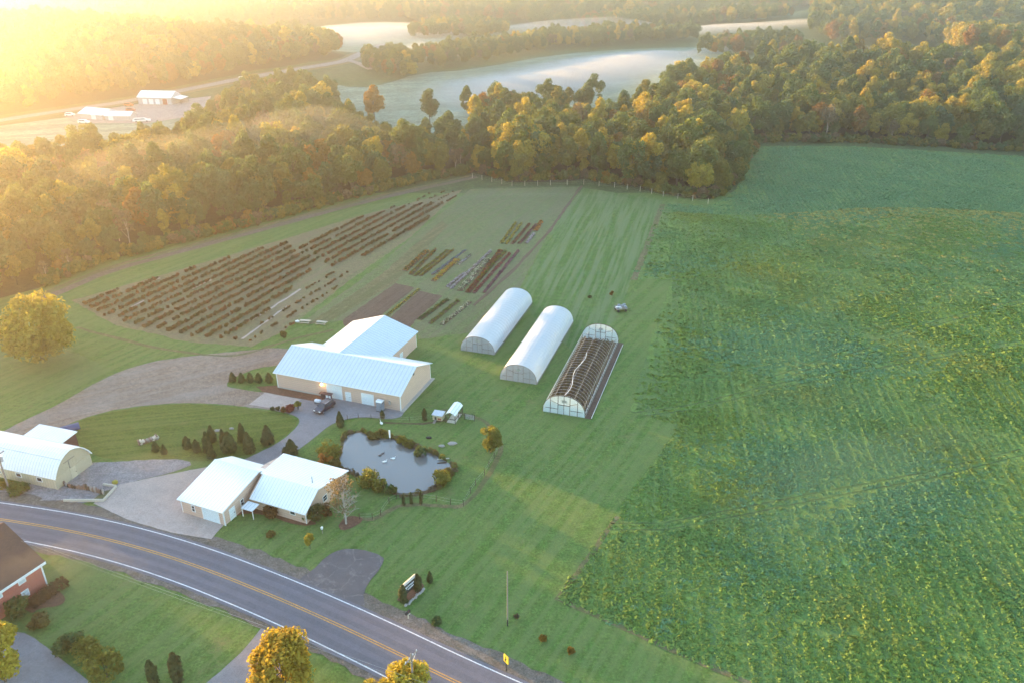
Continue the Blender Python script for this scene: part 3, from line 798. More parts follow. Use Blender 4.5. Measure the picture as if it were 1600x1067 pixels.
belts = [PA((566, 118), (610, 128), (652, 124), (650, 104), (600, 96), (574, 100)),
         PA((650, 112), (730, 104), (860, 80), (1000, 70), (1090, 66), (1085, 58), (990, 56), (860, 64), (700, 90), (650, 96)),
         PA((1085, 92), (1180, 86), (1260, 88), (1240, 76), (1120, 72)),
         PA((640, 62), (780, 60), (800, 50), (660, 46)),
         PA((830, 44), (960, 46), (1040, 42), (1180, 36), (1250, 28), (1180, 26), (1000, 32), (840, 34)),
         PA((720, 192), (800, 196), (940, 178), (952, 168), (860, 172), (760, 178))]
far_right = PA((1265, 58), (1300, 68), (1340, 71), (1480, 74), (1505, 86), (1620, 92), (1800, 100)) + [(1100, 700), (1300, 900), (1300, 1500), (500, 1400), (400, 1150)]
far_band = [(-1500, 1080), (-700, 880), (-420, 980), (-200, 1120), (-60, 1090), (40, 1110), (330, 1150), (520, 1380), (1300, 1480), (2200, 1500), (2200, 2300), (-2200, 2300), (-2200, 1200)]

def ordinal(k):
    w = ['first', 'second', 'third', 'fourth', 'fifth', 'sixth', 'seventh', 'eighth', 'ninth', 'tenth', 'eleventh', 'twelfth', 'thirteenth', 'fourteenth', 'fifteenth', 'sixteenth', 'seventeenth', 'eighteenth', 'nineteenth', 'twentieth']
    if k < 20: return w[k]
    k += 1
    return '%d%s' % (k, 'th' if 10 < k % 100 < 14 else {1: 'st', 2: 'nd', 3: 'rd'}.get(k % 10, 'th'))

def woods():
    q = np.random.default_rng(5)
    COLS = ['green', 'olive', 'yellow', 'rust', 'bare']
    kinds = []                                            # prototypes of the massed trees
    for c in COLS:
        for k in range(5):
            cm = PROTO[WK[(k * 2 + COLS.index(c)) % 9] if c != 'bare' else 'b%d' % (k % 2)][1].copy()
            cm.materials.clear(); cm.materials.append(MATS[LEAFM[c]]); kinds.append(cm)
    def mixcol(G, p):
        # neighbours share tones in loose patches
        u = q.uniform(size=len(G)) * .75 + .25 * (0.5 + 0.5 * np.sin(G[:, 0] / 23) * np.cos(G[:, 1] / 31))
        u = np.argsort(np.argsort(u)) / max(1, len(G))
        return np.searchsorted(np.cumsum(p), u).clip(0, 4)
    pools = []
    def pool(name, poly, spacing, probs, smin, smax, seed, indiv):
        G = scatter_poly(poly, spacing, seed)
        if len(G) == 0: return
        vis = np.abs(G[:, 0]) < 0.80 * G[:, 1] + 60
        G = G[vis]
        ed = edge_dist(G, poly)
        pools.append(dict(name=name, G=G, c=mixcol(G, probs), s=q.uniform(smin, smax, len(G)), ed=ed, indiv=indiv))
    pool('right', wood_right, 7.0, (.42, .32, .20, .04, .02), .55, 1.22, 1, True)
    pool('left', wood_left, 7.2, (.58, .28, .05, .03, .06), .52, 1.15, 2, True)
    pool('ridge', wood_ridge, 9.5, (.48, .28, .10, .10, .04), .8, 1.15, 3, False)
    for i, b in enumerate(belts): pool('belt%d' % i, b, 9.0, (.55, .28, .06, .05, .06), .65, 1.05, 10 + i, False)
    pool('farright', far_right, 11.0, (.36, .28, .20, .14, .02), .95, 1.35, 30, False)
    pool('farband', far_band, 13.5, (.52, .30, .08, .08, .02), 1.0, 1.5, 31, False)
    cand = []
    for pi, p in enumerate(pools):
        if not p['indiv']: continue
        for i, (x, y) in enumerate(p['G']):
            px, py = pix(x, y, 12)
            if -15 < px < 1615 and -5 < py < 1067:
                front = p['ed'][i] < 8
                cand.append((math.hypot(x, y) - (140 if front else 0), pi, i, front, px))
    cand.sort(); cand = cand[:300]
    chosen = {(c[1], c[2]) for c in cand}
    # labels of the trees one can pick out
    cw = {'green': 'green', 'olive': 'olive-green', 'yellow': 'golden', 'rust': 'rust-brown', 'bare': 'half-bare grey'}
    where = {0: 'right-hand wood', 1: 'hazy left wood'}
    per = {}
    for d, pi, i, front, px in sorted(cand, key=lambda c: c[4]):
        p = pools[pi]; x, y = p['G'][i]; cc = COLS[p['c'][i]]
        n_ = per.setdefault((pi, cc, front), 0); per[(pi, cc, front)] += 1
        lab = '%s %s tree from the left %s the %s' % (ordinal(n_), cw[cc], 'along the near edge of' if front else 'standing inside', where[pi])
        grp = 'trees along the wood edges' if front else 'trees inside the woods'
        key = WK[int(q.integers(9))] if cc != 'bare' else 'b%d' % int(q.integers(2))
        plant_tree(key, float(x), float(y), float(p['s'][i]) * ((0.92, 0.74)[pi] if front else (1, 0.9)[pi]), float(q.uniform(0, 6.28)), cc, lab, grp)
    # the rest of the woods: one mass each
    names = {'right': ('woodland', 'mass of autumn trees filling the wood beyond the green field', 'wood'),
             'left': ('woodland', 'mass of hazy trees filling the wood behind the berry field', 'wood'),
             'ridge': ('woodland', 'hazy wooded ridge behind the valley road', 'wood'),
             'farright': ('woodland', 'far wooded hill with golden tops at the upper right', 'wood'),
             'farband': ('woodland', 'far forest fading into the haze along the horizon', 'wood')}
    for pi, p in enumerate(pools):
        keep = np.array([(pi, i) not in chosen for i in range(len(p['G']))])
        G = p['G'][keep]
        if p['name'] == 'farband':                        # clearings with mist between the far woods
            cl_ = np.sin(G[:, 0] / 130 + 1.3) * np.cos(G[:, 1] / 95 + G[:, 0] / 300)
            m2 = (cl_ > -0.62) | (G[:, 1] > 1800); G = G[m2]; cidx = p['c'][keep][m2]; s = p['s'][keep][m2]
        else:
            cidx = p['c'][keep]; s = p['s'][keep]
        if not len(G): continue
        z = hgt(G[:, 0], G[:, 1])
        pts = np.column_stack([G, z])
        pick = cidx * 5 + q.integers(0, 5, len(G))
        nm, lab, cat = names.get(p['name'], ('tree_belt', ['bushy trees on the bend of the misty valley road', 'long tree belt between the two misty fields', 'tree clump on the misty far side of the valley field', 'small far tree belt beside the upper misty field', 'far tree belt above the long mist streak', 'tree row along the near edge of the misty valley field'][int(p['name'][4:])] if p['name'].startswith('belt') else '', 'wood'))
        stuff(gn_scatter(nm, pts, pick, q.uniform(0, 6.28, len(G)), s, kinds), lab, cat)
    # undergrowth at the foot of the wood edges
    bm = [crown_mesh('brush', 300 + k, 1.5, 0.1, 2.4, 7, 260, 0.22, m)[0] for k, m in enumerate(('leaf_green', 'leaf_olive', 'leaf_rust', 'leaf_bare'))]
    L = []
    for line in (PA((1184, 226), (1330, 226), (1600, 241), (1800, 256)), PA((740, 273), (800, 288), (915, 284), (1000, 297), (1040, 308), (1110, 316), (1150, 293), (1180, 226)), PA((60, 456), (150, 416), (250, 392), (400, 354), (560, 312), (660, 287), (740, 273))):
        for x, y in resample(line, .8): L.append((x + q.normal() * 1.2, y + 2.4 + abs(q.normal()) * 2.6))
    L = np.array(L); z = hgt(L[:, 0], L[:, 1])
    stuff(gn_scatter('undergrowth', np.column_stack([L, z]), q.choice(4, len(L), p=(.46, .32, .08, .14)), q.uniform(0, 6.28, len(L)), q.uniform(.5, 1.9, len(L)), bm), 'tangled brush along the foot of the wood edges', 'undergrowth')
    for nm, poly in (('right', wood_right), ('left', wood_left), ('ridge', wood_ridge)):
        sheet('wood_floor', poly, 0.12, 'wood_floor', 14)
woods()

# ---- the leafy crop
def tuft(seed, n, r, h, leaf, m):
    q = np.random.default_rng(seed)
    a = q.uniform(0, 6.28, n); rr = np.sqrt(q.uniform(0, 1, n)) * r
    C = np.column_stack([np.cos(a) * rr, np.sin(a) * rr, h * (1 - (rr / r) ** 2 * .75) * q.uniform(.75, 1.1, n)])
    N = np.column_stack([np.cos(a) * .9, np.sin(a) * .9, np.full(n, 2.0)]) + q.normal(size=(n, 3)) * .5
    V, F = quads(C, N, leaf, q, 1.7)
    return raw_mesh('tuft', V, F, m)

def crop():
    q = np.random.default_rng(9)
    G1 = scatter_poly(crop_poly, 0.62, 21); G2 = scatter_poly(crop_poly, 1.05, 22)
    G = np.concatenate([G1[G1[:, 1] < 150], G2[G2[:, 1] >= 150]])
    G = G[np.abs(G[:, 0]) < 0.78 * G[:, 1] + 30]
    # wheel tracks left through the crop
    tr = [P((955, 822), (1040, 822), (1150, 800), (1300, 770), (1450, 742), (1600, 705)), P((990, 648), (1080, 636), (1200, 606), (1400, 566), (1600, 535)), P((1210, 592), (1330, 548), (1480, 500), (1600, 470))]
    for t in tr:
        for off in (-0.85, 0.85): ribbon('wheel_rut', resample(t, 4), off - .14, off + .14, .05, 'crop_rut', .09, .09)
    # drilled rows: plants gather along lines that run up the field
    ca, sa = math.cos(R(81)), math.sin(R(81))
    s_ = G[:, 0] * sa - G[:, 1] * ca; a_ = G[:, 0] * ca + G[:, 1] * sa
    s_ = s_ + (.34 + .2 * np.sin(G[:, 0] / 23) * np.cos(G[:, 1] / 31)) * (np.round(s_ / 1.5) * 1.5 - s_)
    G = np.column_stack([s_ * sa + a_ * ca, -s_ * ca + a_ * sa])
    keep = np.ones(len(G), bool)
    for t in tr:
        for off in (-0.85, 0.85):
            ln = offset_line(resample(t, 4), off)
            d = np.full(len(G), 1e9)
            for a, b in zip(ln, ln[1:]):
                a = np.array(a); ab = np.array(b) - a
                u = np.clip(((G - a) @ ab) / (ab @ ab), 0, 1); d = np.minimum(d, np.hypot(*(G - a - u[:, None] * ab).T))
            keep &= d > 0.45
    gap = np.sin(G[:, 0] / 9 + 2 * np.sin(G[:, 1] / 13)) * np.cos(G[:, 1] / 8 + np.sin(G[:, 0] / 11)) + q.normal(0, .5, len(G))
    ed = edge_dist(G, crop_poly)
    G = G[keep & (gap < 1.1) & ((G[:, 1] < 136) | (q.uniform(0, 9, len(G)) < ed + 1.5))]
    sc = np.where(G[:, 1] < 150, .60, .9) * q.uniform(.55, 1.25, len(G)) * (1 + .16 * np.sin((G[:, 0] * math.sin(R(79)) - G[:, 1] * math.cos(R(79))) * 2 * math.pi / 3.2)) * (1 + .2 * np.sin(G[:, 0] / 5 + np.sin(G[:, 1] / 7) * 2))
    kinds = [tuft(500 + k, 24, .80, .15, .19, 'leaf_crop') for k in range(4)] + [tuft(510 + k, 24, .80, .15, .19, 'leaf_crop_frost') for k in range(2)] + [tuft(520 + k, 24, .80, .15, .19, 'leaf_crop_sunlit') for k in range(2)]
    # dew-blue plants beyond the swell and in hollows, sunlight along its crest painted as yellow leaf colour
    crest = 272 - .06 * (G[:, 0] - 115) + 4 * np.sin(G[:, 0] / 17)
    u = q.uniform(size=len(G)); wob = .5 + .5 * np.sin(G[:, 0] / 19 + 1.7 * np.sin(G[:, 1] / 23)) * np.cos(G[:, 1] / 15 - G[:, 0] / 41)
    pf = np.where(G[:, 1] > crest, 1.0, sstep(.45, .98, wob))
    psunlit = np.where((G[:, 1] < crest) & (G[:, 0] > 80), .92 * np.exp(-(crest - G[:, 1]) / 20) * sstep(80, 110, G[:, 0]), 0.0)
    pick = np.where(u < psunlit, 6 + q.integers(0, 2, len(G)), np.where(u < psunlit + pf, 4 + q.integers(0, 2, len(G)), q.integers(0, 4, len(G))))
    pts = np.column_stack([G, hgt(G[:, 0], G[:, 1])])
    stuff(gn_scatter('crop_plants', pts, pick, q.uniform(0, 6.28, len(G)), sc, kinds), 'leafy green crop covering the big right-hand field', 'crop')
crop()

# ---- berry bushes in rows
def berries():
    q = np.random.default_rng(3)
    d = np.array([math.cos(ROW), math.sin(ROW)]); nrm = np.array([d[1], -d[0]])
    near = P((118, 473), (262, 432), (448, 378), (462, 392), (500, 410), (440, 470), (366, 532), (290, 526), (180, 502))
    farb = P((464, 387), (560, 341), (612, 330), (645, 320), (692, 318), (660, 352), (600, 390), (520, 418))
    thin = P((570, 340), (680, 300), (726, 299), (670, 335), (640, 326))
    low = P((440, 478), (520, 424), (556, 426), (470, 500), (400, 540), (372, 536))
    o = np.array(flat(118, 473)); pitch = 3.6
    kinds = [crown_mesh('bush', 200 + k, .58, .05, .9, 7, 160, .11, 'leaf_berry')[0] for k in range(4)]
    small = [crown_mesh('bush', 220 + k, .42, .05, .6, 5, 90, .11, 'leaf_berry')[0] for k in range(2)]
    allb = []
    for i in range(-2, 40):
        for s in np.arange(-40, 170, .9):
            p = o + nrm * (i * pitch + q.normal() * .1) + d * (s + q.normal() * .15)
            allb.append((p[0], p[1], i))
    A = np.array(allb)
    def take(poly, prob, sm):
        k = inside(A[:, :2], poly) & (q.uniform(size=len(A)) < prob); return [(x, y, int(i), sm) for x, y, i in A[k]]
    B = take(near, .95, 0) + take(farb, .92, 0) + take(thin, .45, 1) + take(low, .6, 1)
    rows = sorted({b[2] for b in B}); rid = {r: k for k, r in enumerate(rows)}
    B.sort(key=lambda b: math.hypot(b[0], b[1]) + (60 if b[3] else 0))
    per = {}
    order = sorted(range(min(300, len(B))), key=lambda k: B[k][0] * d[0] + B[k][1] * d[1])
    for k in order:
        x, y, r, sm = B[k]
        m = small[k % 2] if sm else kinds[k % 4]
        b = link('berry_bush', m, (x, y, 0.0), float(q.uniform(0, 6.28)), (float(q.uniform(.8, 1.15)),) * 2 + (float(q.uniform(.8, 1.2)),))
        n_ = per.setdefault(r, 0); per[r] += 1
        tag(b, '%s %s bush from the near end of the %s berry row' % (ordinal(n_), 'low' if sm else 'reddish', ordinal(rid[r])), 'bush', 'berry bushes of the %s row from the track' % ordinal(rid[r]))
    rest = B[300:]
    pts = np.array([(x, y, 0.0) for x, y, r, sm in rest]); pick = np.array([4 + k % 2 if b[3] else k % 4 for k, b in enumerate(rest)])
    stuff(gn_scatter('berry_bushes', pts, pick, q.uniform(0, 6.28, len(pts)), q.uniform(.8, 1.2, len(pts)), kinds + small), 'reddish-brown berry bushes filling the farther rows', 'bushes')
    # pale weed mat showing in gaps
    for (a, b) in (((205, 480), (225, 470)), ((300, 452), (330, 438)), ((230, 443), (250, 435)), ((395, 500), (470, 452)), ((378, 530), (450, 478))):
        ribbon('weed_mat', resample(P(a, b), 2), -.35, .35, .05, 'concrete', .2, .2)
berries()

# ---- flower strips of the cutting garden
def flower_strip(name, a, b, w, h, mat, label, seed, dens=9, patch2=None):
    q = np.random.default_rng(seed)
    A = np.array(flat(*a)); B = np.array(flat(*b)); L = np.linalg.norm(B - A); d = (B - A) / L; nn = np.array([-d[1], d[0]])
    n = int(L * w * dens * 2.2)
    s = q.uniform(0, L, n); t = q.normal(0, w * .26, n).clip(-w / 2, w / 2)
    z = h * np.sqrt(1 - (t / (w * .55)) ** 2) * q.uniform(.35, 1.08, n) * (.8 + .3 * np.sin(s * 1.9 + seed))
    C = np.column_stack([s, t, z])
    N = np.column_stack([q.normal(size=n) * .5, t / w * 2 + q.normal(size=n) * .4, np.full(n, .9)])
    V, F = quads(C, N, .15, q)
    t_ = thing(name, label, 'flower row', (A[0], A[1], .02), math.atan2(d[1], d[0]), 'flower rows of the cutting garden')
    f = np.arange(len(F)); k = q.uniform(size=len(F)) < (0.42 if patch2 else 0.0)
    def part(nm, sel, m):
        idx = np.nonzero(sel)[0]
        if len(idx): link(nm, raw_mesh(nm, V.reshape(-1, 4, 3)[idx].reshape(-1, 3), np.arange(4 * len(idx)).reshape(-1, 4), m), parent=t_)
    part('flowers', ~k, mat); part('foliage', k, patch2 or 'leaf_green')
    MB().box(0, L, -w * .5, w * .5, -.02, .05).build('soil_bed', 'soil', t_)
G_ = 'leaf_green'
for k, (a, b, w, h, m, m2, lab) in enumerate((
    ((632, 424), (668, 392), 1.7, .8, 'leaf_orange', G_, 'orange flower row at the left end of the cutting garden'),
    ((641, 430), (681, 390), 1.2, .8, 'leaf_rust', G_, 'rusty-orange flower row, second from the left in the cutting garden'),
    ((648, 432), (700, 391), 1.0, .6, 'leaf_olive', G_, 'olive-green flower row right of the rusty-orange one'),
    ((657, 432), (708, 391), 1.0, .6, 'leaf_olive', 'leaf_rust', 'olive and brown flower row beside the blue one'),
    ((675, 430), (728, 391), .9, .5, 'leaf_blue', None, 'grey-blue flower row left of the golden one'),
    ((677, 440), (716, 405), 1.6, .8, 'leaf_gold', 'leaf_orange', 'golden flower row beside the blue row'),
    ((716, 414), (735, 399), .9, .5, 'leaf_lavender', G_, 'short lavender flower row above the bare gap'),
    ((698, 449), (726, 427), .9, .5, 'leaf_lavender', None, 'short pale lavender row at the near edge of the garden'),
    ((704, 452), (767, 393), .9, .6, 'leaf_lavender', None, 'long pale lavender flower row through the garden middle'),
    ((718, 455), (762, 405), 1.7, .9, 'leaf_white', G_, 'row of tall white blooms with green leaves'),
    ((731, 458), (782, 392), 1.6, .7, 'leaf_red', 'leaf_rust', 'dark red flower row beside the white blooms'),
    ((745, 441), (790, 393), 1.1, .6, 'leaf_olive', G_, 'green row between the red and the purple rows'),
    ((740, 459), (797, 396), 1.0, .6, 'leaf_red', 'leaf_pink', 'crimson and pink flower row near the right end'),
    ((756, 458), (810, 392), 1.0, .5, 'leaf_purple', None, 'purple flower row at the right end of the garden'),
    ((783, 381), (806, 349), 1.2, .6, 'leaf_gold', G_, 'bright yellow flower row in the small back plot'),
    ((791, 382), (815, 349), 1.0, .5, 'leaf_gold', 'leaf_olive', 'second yellow-green row in the small back plot'),
    ((800, 382), (828, 350), 1.2, .6, 'leaf_rust', 'leaf_purple', 'brown flower row in the small back plot'),
    ((811, 382), (838, 351), 1.1, .6, 'leaf_purple', 'leaf_rust', 'mauve row beside the orange one in the back plot'),
    ((836, 362), (846, 347), 1.5, .7, 'leaf_orange', None, 'bright orange flower row in the small back plot'),
    ((822, 381), (834, 366), 1.2, .5, 'leaf_lavender', None, 'short lilac row below the orange flowers'),
    ((655, 500), (700, 468), 1.4, .6, 'leaf_green', None, 'leafy green row beside the tilled soil'),
    ((672, 506), (716, 470), 1.2, .7, 'leaf_green', 'leaf_olive', 'tall green row in the plot behind the barn'),
    ((690, 508), (735, 472), 1.2, .6, 'leaf_white', G_, 'white-flecked row in the plot behind the barn'),
    ((592, 504), (655, 452), 1.0, .3, 'leaf_gold', G_, 'yellow-green strip between the two tilled soil patches'))):
    flower_strip('flower_row', a, b, w, h, m, lab, 700 + k, patch2=m2)

# ================================================================== BUILDINGS
def gable_walls(root, x0, x1, y0, y1, ze0, ze1, yr, zr, m, name='wall', z0=0.0):
    """walls under a ridge that runs along x at y=yr (eaves ze0 in front, ze1 at the back)"""
    t = 0.12
    return MB().extrude([(y0, z0), (y1, z0), (y1, ze1 - t), (yr, zr - t), (y0, ze0 - t)], 'x', x0, x1).build(name, m, root)

def gable_roof(root, x0, x1, y0, y1, ze0, ze1, yr, zr, m, over=0.4, t=0.14, name='roof'):
    s0 = (zr - ze0) / (yr - y0); s1 = (zr - ze1) / (y1 - yr)
    a, b = y0 - over, y1 + over
    za, zb = ze0 - s0 * over, ze1 - s1 * over
    prof = [(a, za), (yr, zr), (b, zb), (b, zb - t), (yr, zr - t), (a, za - t)]
    r = MB().extrude(prof, 'x', x0 - over, x1 + over).build(name, m, root)
    MB().extrude([(yr - .22, zr - s0 * .22 + .03), (yr, zr + .06), (yr + .22, zr - s1 * .22 + .03), (yr, zr - .02)], 'x', x0 - over, x1 + over).build('ridge_cap', 'white_trim', r)
    MB().box(x0 - over, x1 + over, a - .10, a - .004, za - .16, za - .01).build('gutter', 'white_trim', r)
    return r

def cross_roof(root, y0, y1, x0, x1, ze, xr, zr, m, over=0.4, t=0.14):
    s = (zr - ze) / (xr - x0); a, b = x0 - over, x1 + over; za = ze - s * over
    prof = [(a, za), (xr, zr), (b, za), (b, za - t), (xr, zr - t), (a, za - t)]
    return MB().extrude(prof, 'y', y0, y1 + over).build('roof', m, root)

def window(root, x0, x1, z0, z1, y, n=-1, glass='glass_dark', mullion=True, axis='x'):
    """framed window proud of a wall that faces local y (n=-1: towards -y) or x"""
    def bx(a0, a1, b0, b1, d0, d1):
        lo, hi = sorted((y + n * d0, y + n * d1))
        return (a0, a1, lo, hi, b0, b1) if axis == 'x' else (lo, hi, a0, a1, b0, b1)
    w = MB()
    f = .10
    for a in ((x0 - f, x1 + f, z1, z1 + f), (x0 - f, x1 + f, z0 - f, z0), (x0 - f, x0, z0, z1), (x1, x1 + f, z0, z1)):
        w.box(*bx(*a, -.02, .07))
    if mullion:
        w.box(*bx(x0, x1, (z0 + z1) / 2 - .03, (z0 + z1) / 2 + .03, -.01, .05))
    o = w.build('window', 'white_trim', root)
    MB().box(*bx(x0, x1, z0, z1, -.01, .025)).build('pane', glass, o)
    return o

def door(root, x0, x1, z1, y, n=-1, m='door_panel', axis='x', name='door', handle=True, frame=True):
    def bx(a0, a1, b0, b1, d0, d1):
        lo, hi = sorted((y + n * d0, y + n * d1))
        return (a0, a1, lo, hi, b0, b1) if axis == 'x' else (lo, hi, a0, a1, b0, b1)
    d = MB().box(*bx(x0, x1, .02, z1, -.02, .04)).build(name, m, root)
    if frame:
        w = MB()
        for a in ((x0 - .12, x0, 0, z1 + .12), (x1, x1 + .12, 0, z1 + .12), (x0, x1, z1, z1 + .12)): w.box(*bx(*a, -.02, .075))
        w.build('door_frame', 'white_trim', d)
    if handle: MB().box(*bx(x1 - .18, x1 - .1, .95, 1.1, .04, .1)).build('handle', 'dark_metal', d)
    return d

def overhead_door(root, x0, x1, z1, y, n=-1, rows=4, axis='x'):
    def bx(a0, a1, b0, b1, d0, d1):
        lo, hi = sorted((y + n * d0, y + n * d1))
        return (a0, a1, lo, hi, b0, b1) if axis == 'x' else (lo, hi, a0, a1, b0, b1)
    w = MB()
    for a in ((x0 - .18, x0, 0, z1 + .18), (x1, x1 + .18, 0, z1 + .18), (x0, x1, z1, z1 + .18)): w.box(*bx(*a, -.02, .08))
    d = w.build('garage_door', 'white_trim', root)
    for k in range(rows):
        h = z1 / rows
        MB().box(*bx(x0, x1, k * h + .03, (k + 1) * h - .01, -.02, .045)).build('door_panel', 'door_panel_flat', d)
    return d
solid('door_panel_flat', (0.70, 0.76, 0.79), 0.45, var=0.05)

# ---- the big barn with its rear wing
def barn():
    t = thing('barn', 'large tan metal barn with pale blue roof and rear wing beside the pond', 'barn', (-49.7, 147.9, 0), R(-19.5))
    L, W = 29.0, 14.2
    gable_walls(t, 0, L, 0, W, 4.0, 4.0, W / 2, 6.75, 'siding_tan')
    r = gable_roof(t, 0, L, 0, W, 4.0, 4.0, W / 2, 6.75, 'roof_metal_x', .45)
    # rear wing
    x0, x1, y1, xr = 2.9, 19.3, 27.4, 11.1
    MB().extrude([(x0, 0), (x1, 0), (x1, 3.87), (xr, 6.5), (x0, 3.87)], 'y', W - .2, y1).build('wing_wall', 'siding_tan', t)
    cross_roof(t, W / 2 + .3, y1, x0, x1, 4.0, xr, 6.70, 'roof_metal_y', .45)
    for x, y in ((0, 0), (L, 0), (L, W)):
        MB().box(x - .12 if x else -.04, x + .04 if x else .12, y - .04 if not y else y - .12, y + .12 if not y else y + .04, 0, 3.85).build('corner_trim', 'white_trim', t)
    MB().box(x1 - .1, x1 + .04, y1 - .1, y1 + .04, 0, 3.85).build('corner_trim', 'white_trim', t)
    MB().box(L + .003, L + .75, -.3, W + .5, 0, .16).build('foundation', 'foundation', t)
    MB().box(-.1, 12.0, -.07, -.003, 0, .3).build('foundation', 'foundation', t)
    overhead_door(t, 12.2, 15.5, 3.1, 0, -1, 5)
    door(t, 16.5, 17.6, 2.1, 0)
    overhead_door(t, 20.3, 22.8, 2.5, 0, -1, 4)
    lamp = MB().box(11.0, 11.5, -.45, -.05, 3.15, 3.45).build('wall_lamp', 'white_trim', t)
    m = bpy.data.materials.new('lamp_glow'); m.use_nodes = True; b = m.node_tree.nodes['Principled BSDF']
    b.inputs['Emission Color'].default_value = (1, .62, .22, 1); b.inputs['Emission Strength'].default_value = 6.0; MATS['lamp_glow'] = m
    MB().blob((11.25, -.5, 3.1), (.28, .2, .2), 8, 5).build('bulb', 'lamp_glow', lamp)
    MB().tube([(L + .02, W / 2 - .9, 5.4), (L + .16, W / 2 - .9, 5.4)], .28, 10).build('gable_vent', 'dark_metal', t)
    door(t, 19, 20.2, 2.1, x1, 1, axis='y')
    # conduit and meter by the corner
    MB().box(26.4, 26.8, -.22, -.004, 1.2, 1.9).build('meter_box', 'galvanised', t)
barn()

# ---- roadside farm shop: garage wing and saltbox wing
def shop():
    t = thing('farm_house', 'tan roadside house with white metal roofs and a garage wing by the road', 'house', (-54.3, 105.9, 0), R(-22.7))
    gable_walls(t, 0, 8.7, 0, 12.6, 3.0, 3.1, 9.0, 4.75, 'siding_tan')
    gable_roof(t, 0, 8.7, 0, 12.6, 3.0, 3.1, 9.0, 4.75, 'roof_white', .35)
    gable_walls(t, 9.6, 20.6, 5.4, 17.2, 2.55, 2.75, 8.9, 4.55, 'siding_tan')
    MB().extrude([(10.0, 0), (17.1, 0), (17.1, 2.6), (12.8, 3.6), (10.0, 3.9)], 'x', 7.4, 9.65).build('wall', 'siding_tan', t)
    s0 = (4.55 - 2.55) / (8.9 - 5.4); s1 = (4.55 - 2.75) / (17.2 - 8.9)
    a = 5.0; za = 2.55 - s0 * .4; b = 17.55; zb = 2.75 - s1 * .35
    r = MB().quadslab([(9.9, a, za), (20.95, a, za), (20.95, 8.9, 4.55), (9.9, 8.9, 4.55)], .14).build('front_roof', 'roof_white', t)
    MB().quadslab([(9.3, 8.904, 4.56), (20.95, 8.904, 4.56), (20.95, b, zb), (7.2, b, zb), (7.2, 12.75, 4.55 - s1 * 3.85), (9.3, 12.75, 4.55 - s1 * 3.85)][0:4], .14).build('rear_roof', 'roof_white', t)
    MB().box(9.9, 20.95, 4.9, 4.996, za - .16, za - .01).build('gutter', 'white_trim', r)
    MB().box(8.6, 8.74, -.04, .1, 0, 2.9).build('corner_trim', 'white_trim', t)
    MB().box(-.04, .1, -.04, .1, 0, 2.9).build('corner_trim', 'white_trim', t)
    MB().box(8.745, 8.87, -.06, .06, 0, 2.85).build('downspout', 'white_trim', t)
    MB().box(20.55, 20.64, 5.36, 5.5, 0, 2.4).build('corner_trim', 'white_trim', t)
    overhead_door(t, 4.5, 7.6, 2.45, 0, -1, 4)
    window(t, 2.2, 2.75, 1.0, 2.1, 0)
    door(t, 1.4, 2.5, 2.1, 8.7, 1, axis='y')
    window(t, 4.1, 4.7, 1.05, 2.1, 8.7, 1, axis='y')
    # porch roof and steps by the inner corner
    p = MB().quadslab([(9.7, 2.9, 1.75), (12.0, 2.9, 1.75), (12.0, 4.75, 1.9), (9.7, 4.75, 1.9)], .1).build('porch_roof', 'roof_white', t)
    for x in (9.8, 11.9): MB().box(x - .06, x + .06, 2.98, 3.1, 0, 1.66).build('porch_post', 'white_trim', p)
    window(t, 17.6, 18.5, 1.2, 2.0, 5.4, mullion=False)
    window(t, 13.4, 14.5, 1.1, 2.0, 5.4)
    window(t, 10.2, 11.2, 1.0, 2.0, 20.6, 1, axis='y')
    MB().tube([(18.7, 10.4, 4.0), (18.7, 10.4, 5.5)], .10, 8).build('vent_pipe', 'galvanised', t)
    MB().box(-.2, 21, -.02, -.004, 0, .12)
shop()

# ---- arched white barn at the left edge
def arch_barn():
    t = thing('arched_barn', 'long cream barn with curved white roof at the left edge', 'barn', (-78.2, 111.9, 0), R(-17))
    W = 8.3
    half = [(0, 2.3), (.6, 3.35), (1.3, 4.25), (2.1, 4.95), (3.1, 5.45), (W / 2, 5.7)]
    prof = half + [(W - y, z) for y, z in half[-2::-1]]
    MB().extrude([(0.15, 0), (W - .15, 0)] + [(min(max(y, .15), W - .15), z - .12) for y, z in prof[::-1]], 'x', -26, 0).build('wall', 'siding_cream', t)
    sl = MB(); n = len(prof)
    out = [(y + (y - W / 2) * .035, z + .03) for y, z in prof]
    r = sl.extrude(out + [(y, z - .1) for y, z in prof[::-1]], 'x', -26.3, .35).build('roof', 'roof_white', t)
    for k in (3, n - 4):
        y, z = out[k]; MB().box(-26.2, .3, y - .05, y + .05, z - .02, z + .05).build('roof_seam', 'galvanised', r)
    e = MB().box(.003, .04, .15, W - .15, 0, 2.25).build('gable_panel', 'siding_cream', t)
    door(t, 3.4, 4.6, 2.2, 0.04, 1, 'siding_cream', axis='y', frame=False)
    MB().box(.005, .07, 2.6, 5.0, 3.8, 3.92).build('gable_trim', 'wood_grey', t)
    MB().box(.005, .07, 3.5, 3.62, 2.3, 3.8).build('gable_trim', 'wood_grey', t)
    for x in (-4, -8.5, -13): window(t, x, x + 1.0, 1.1, 1.8, .15, mullion=False)
arch_barn()
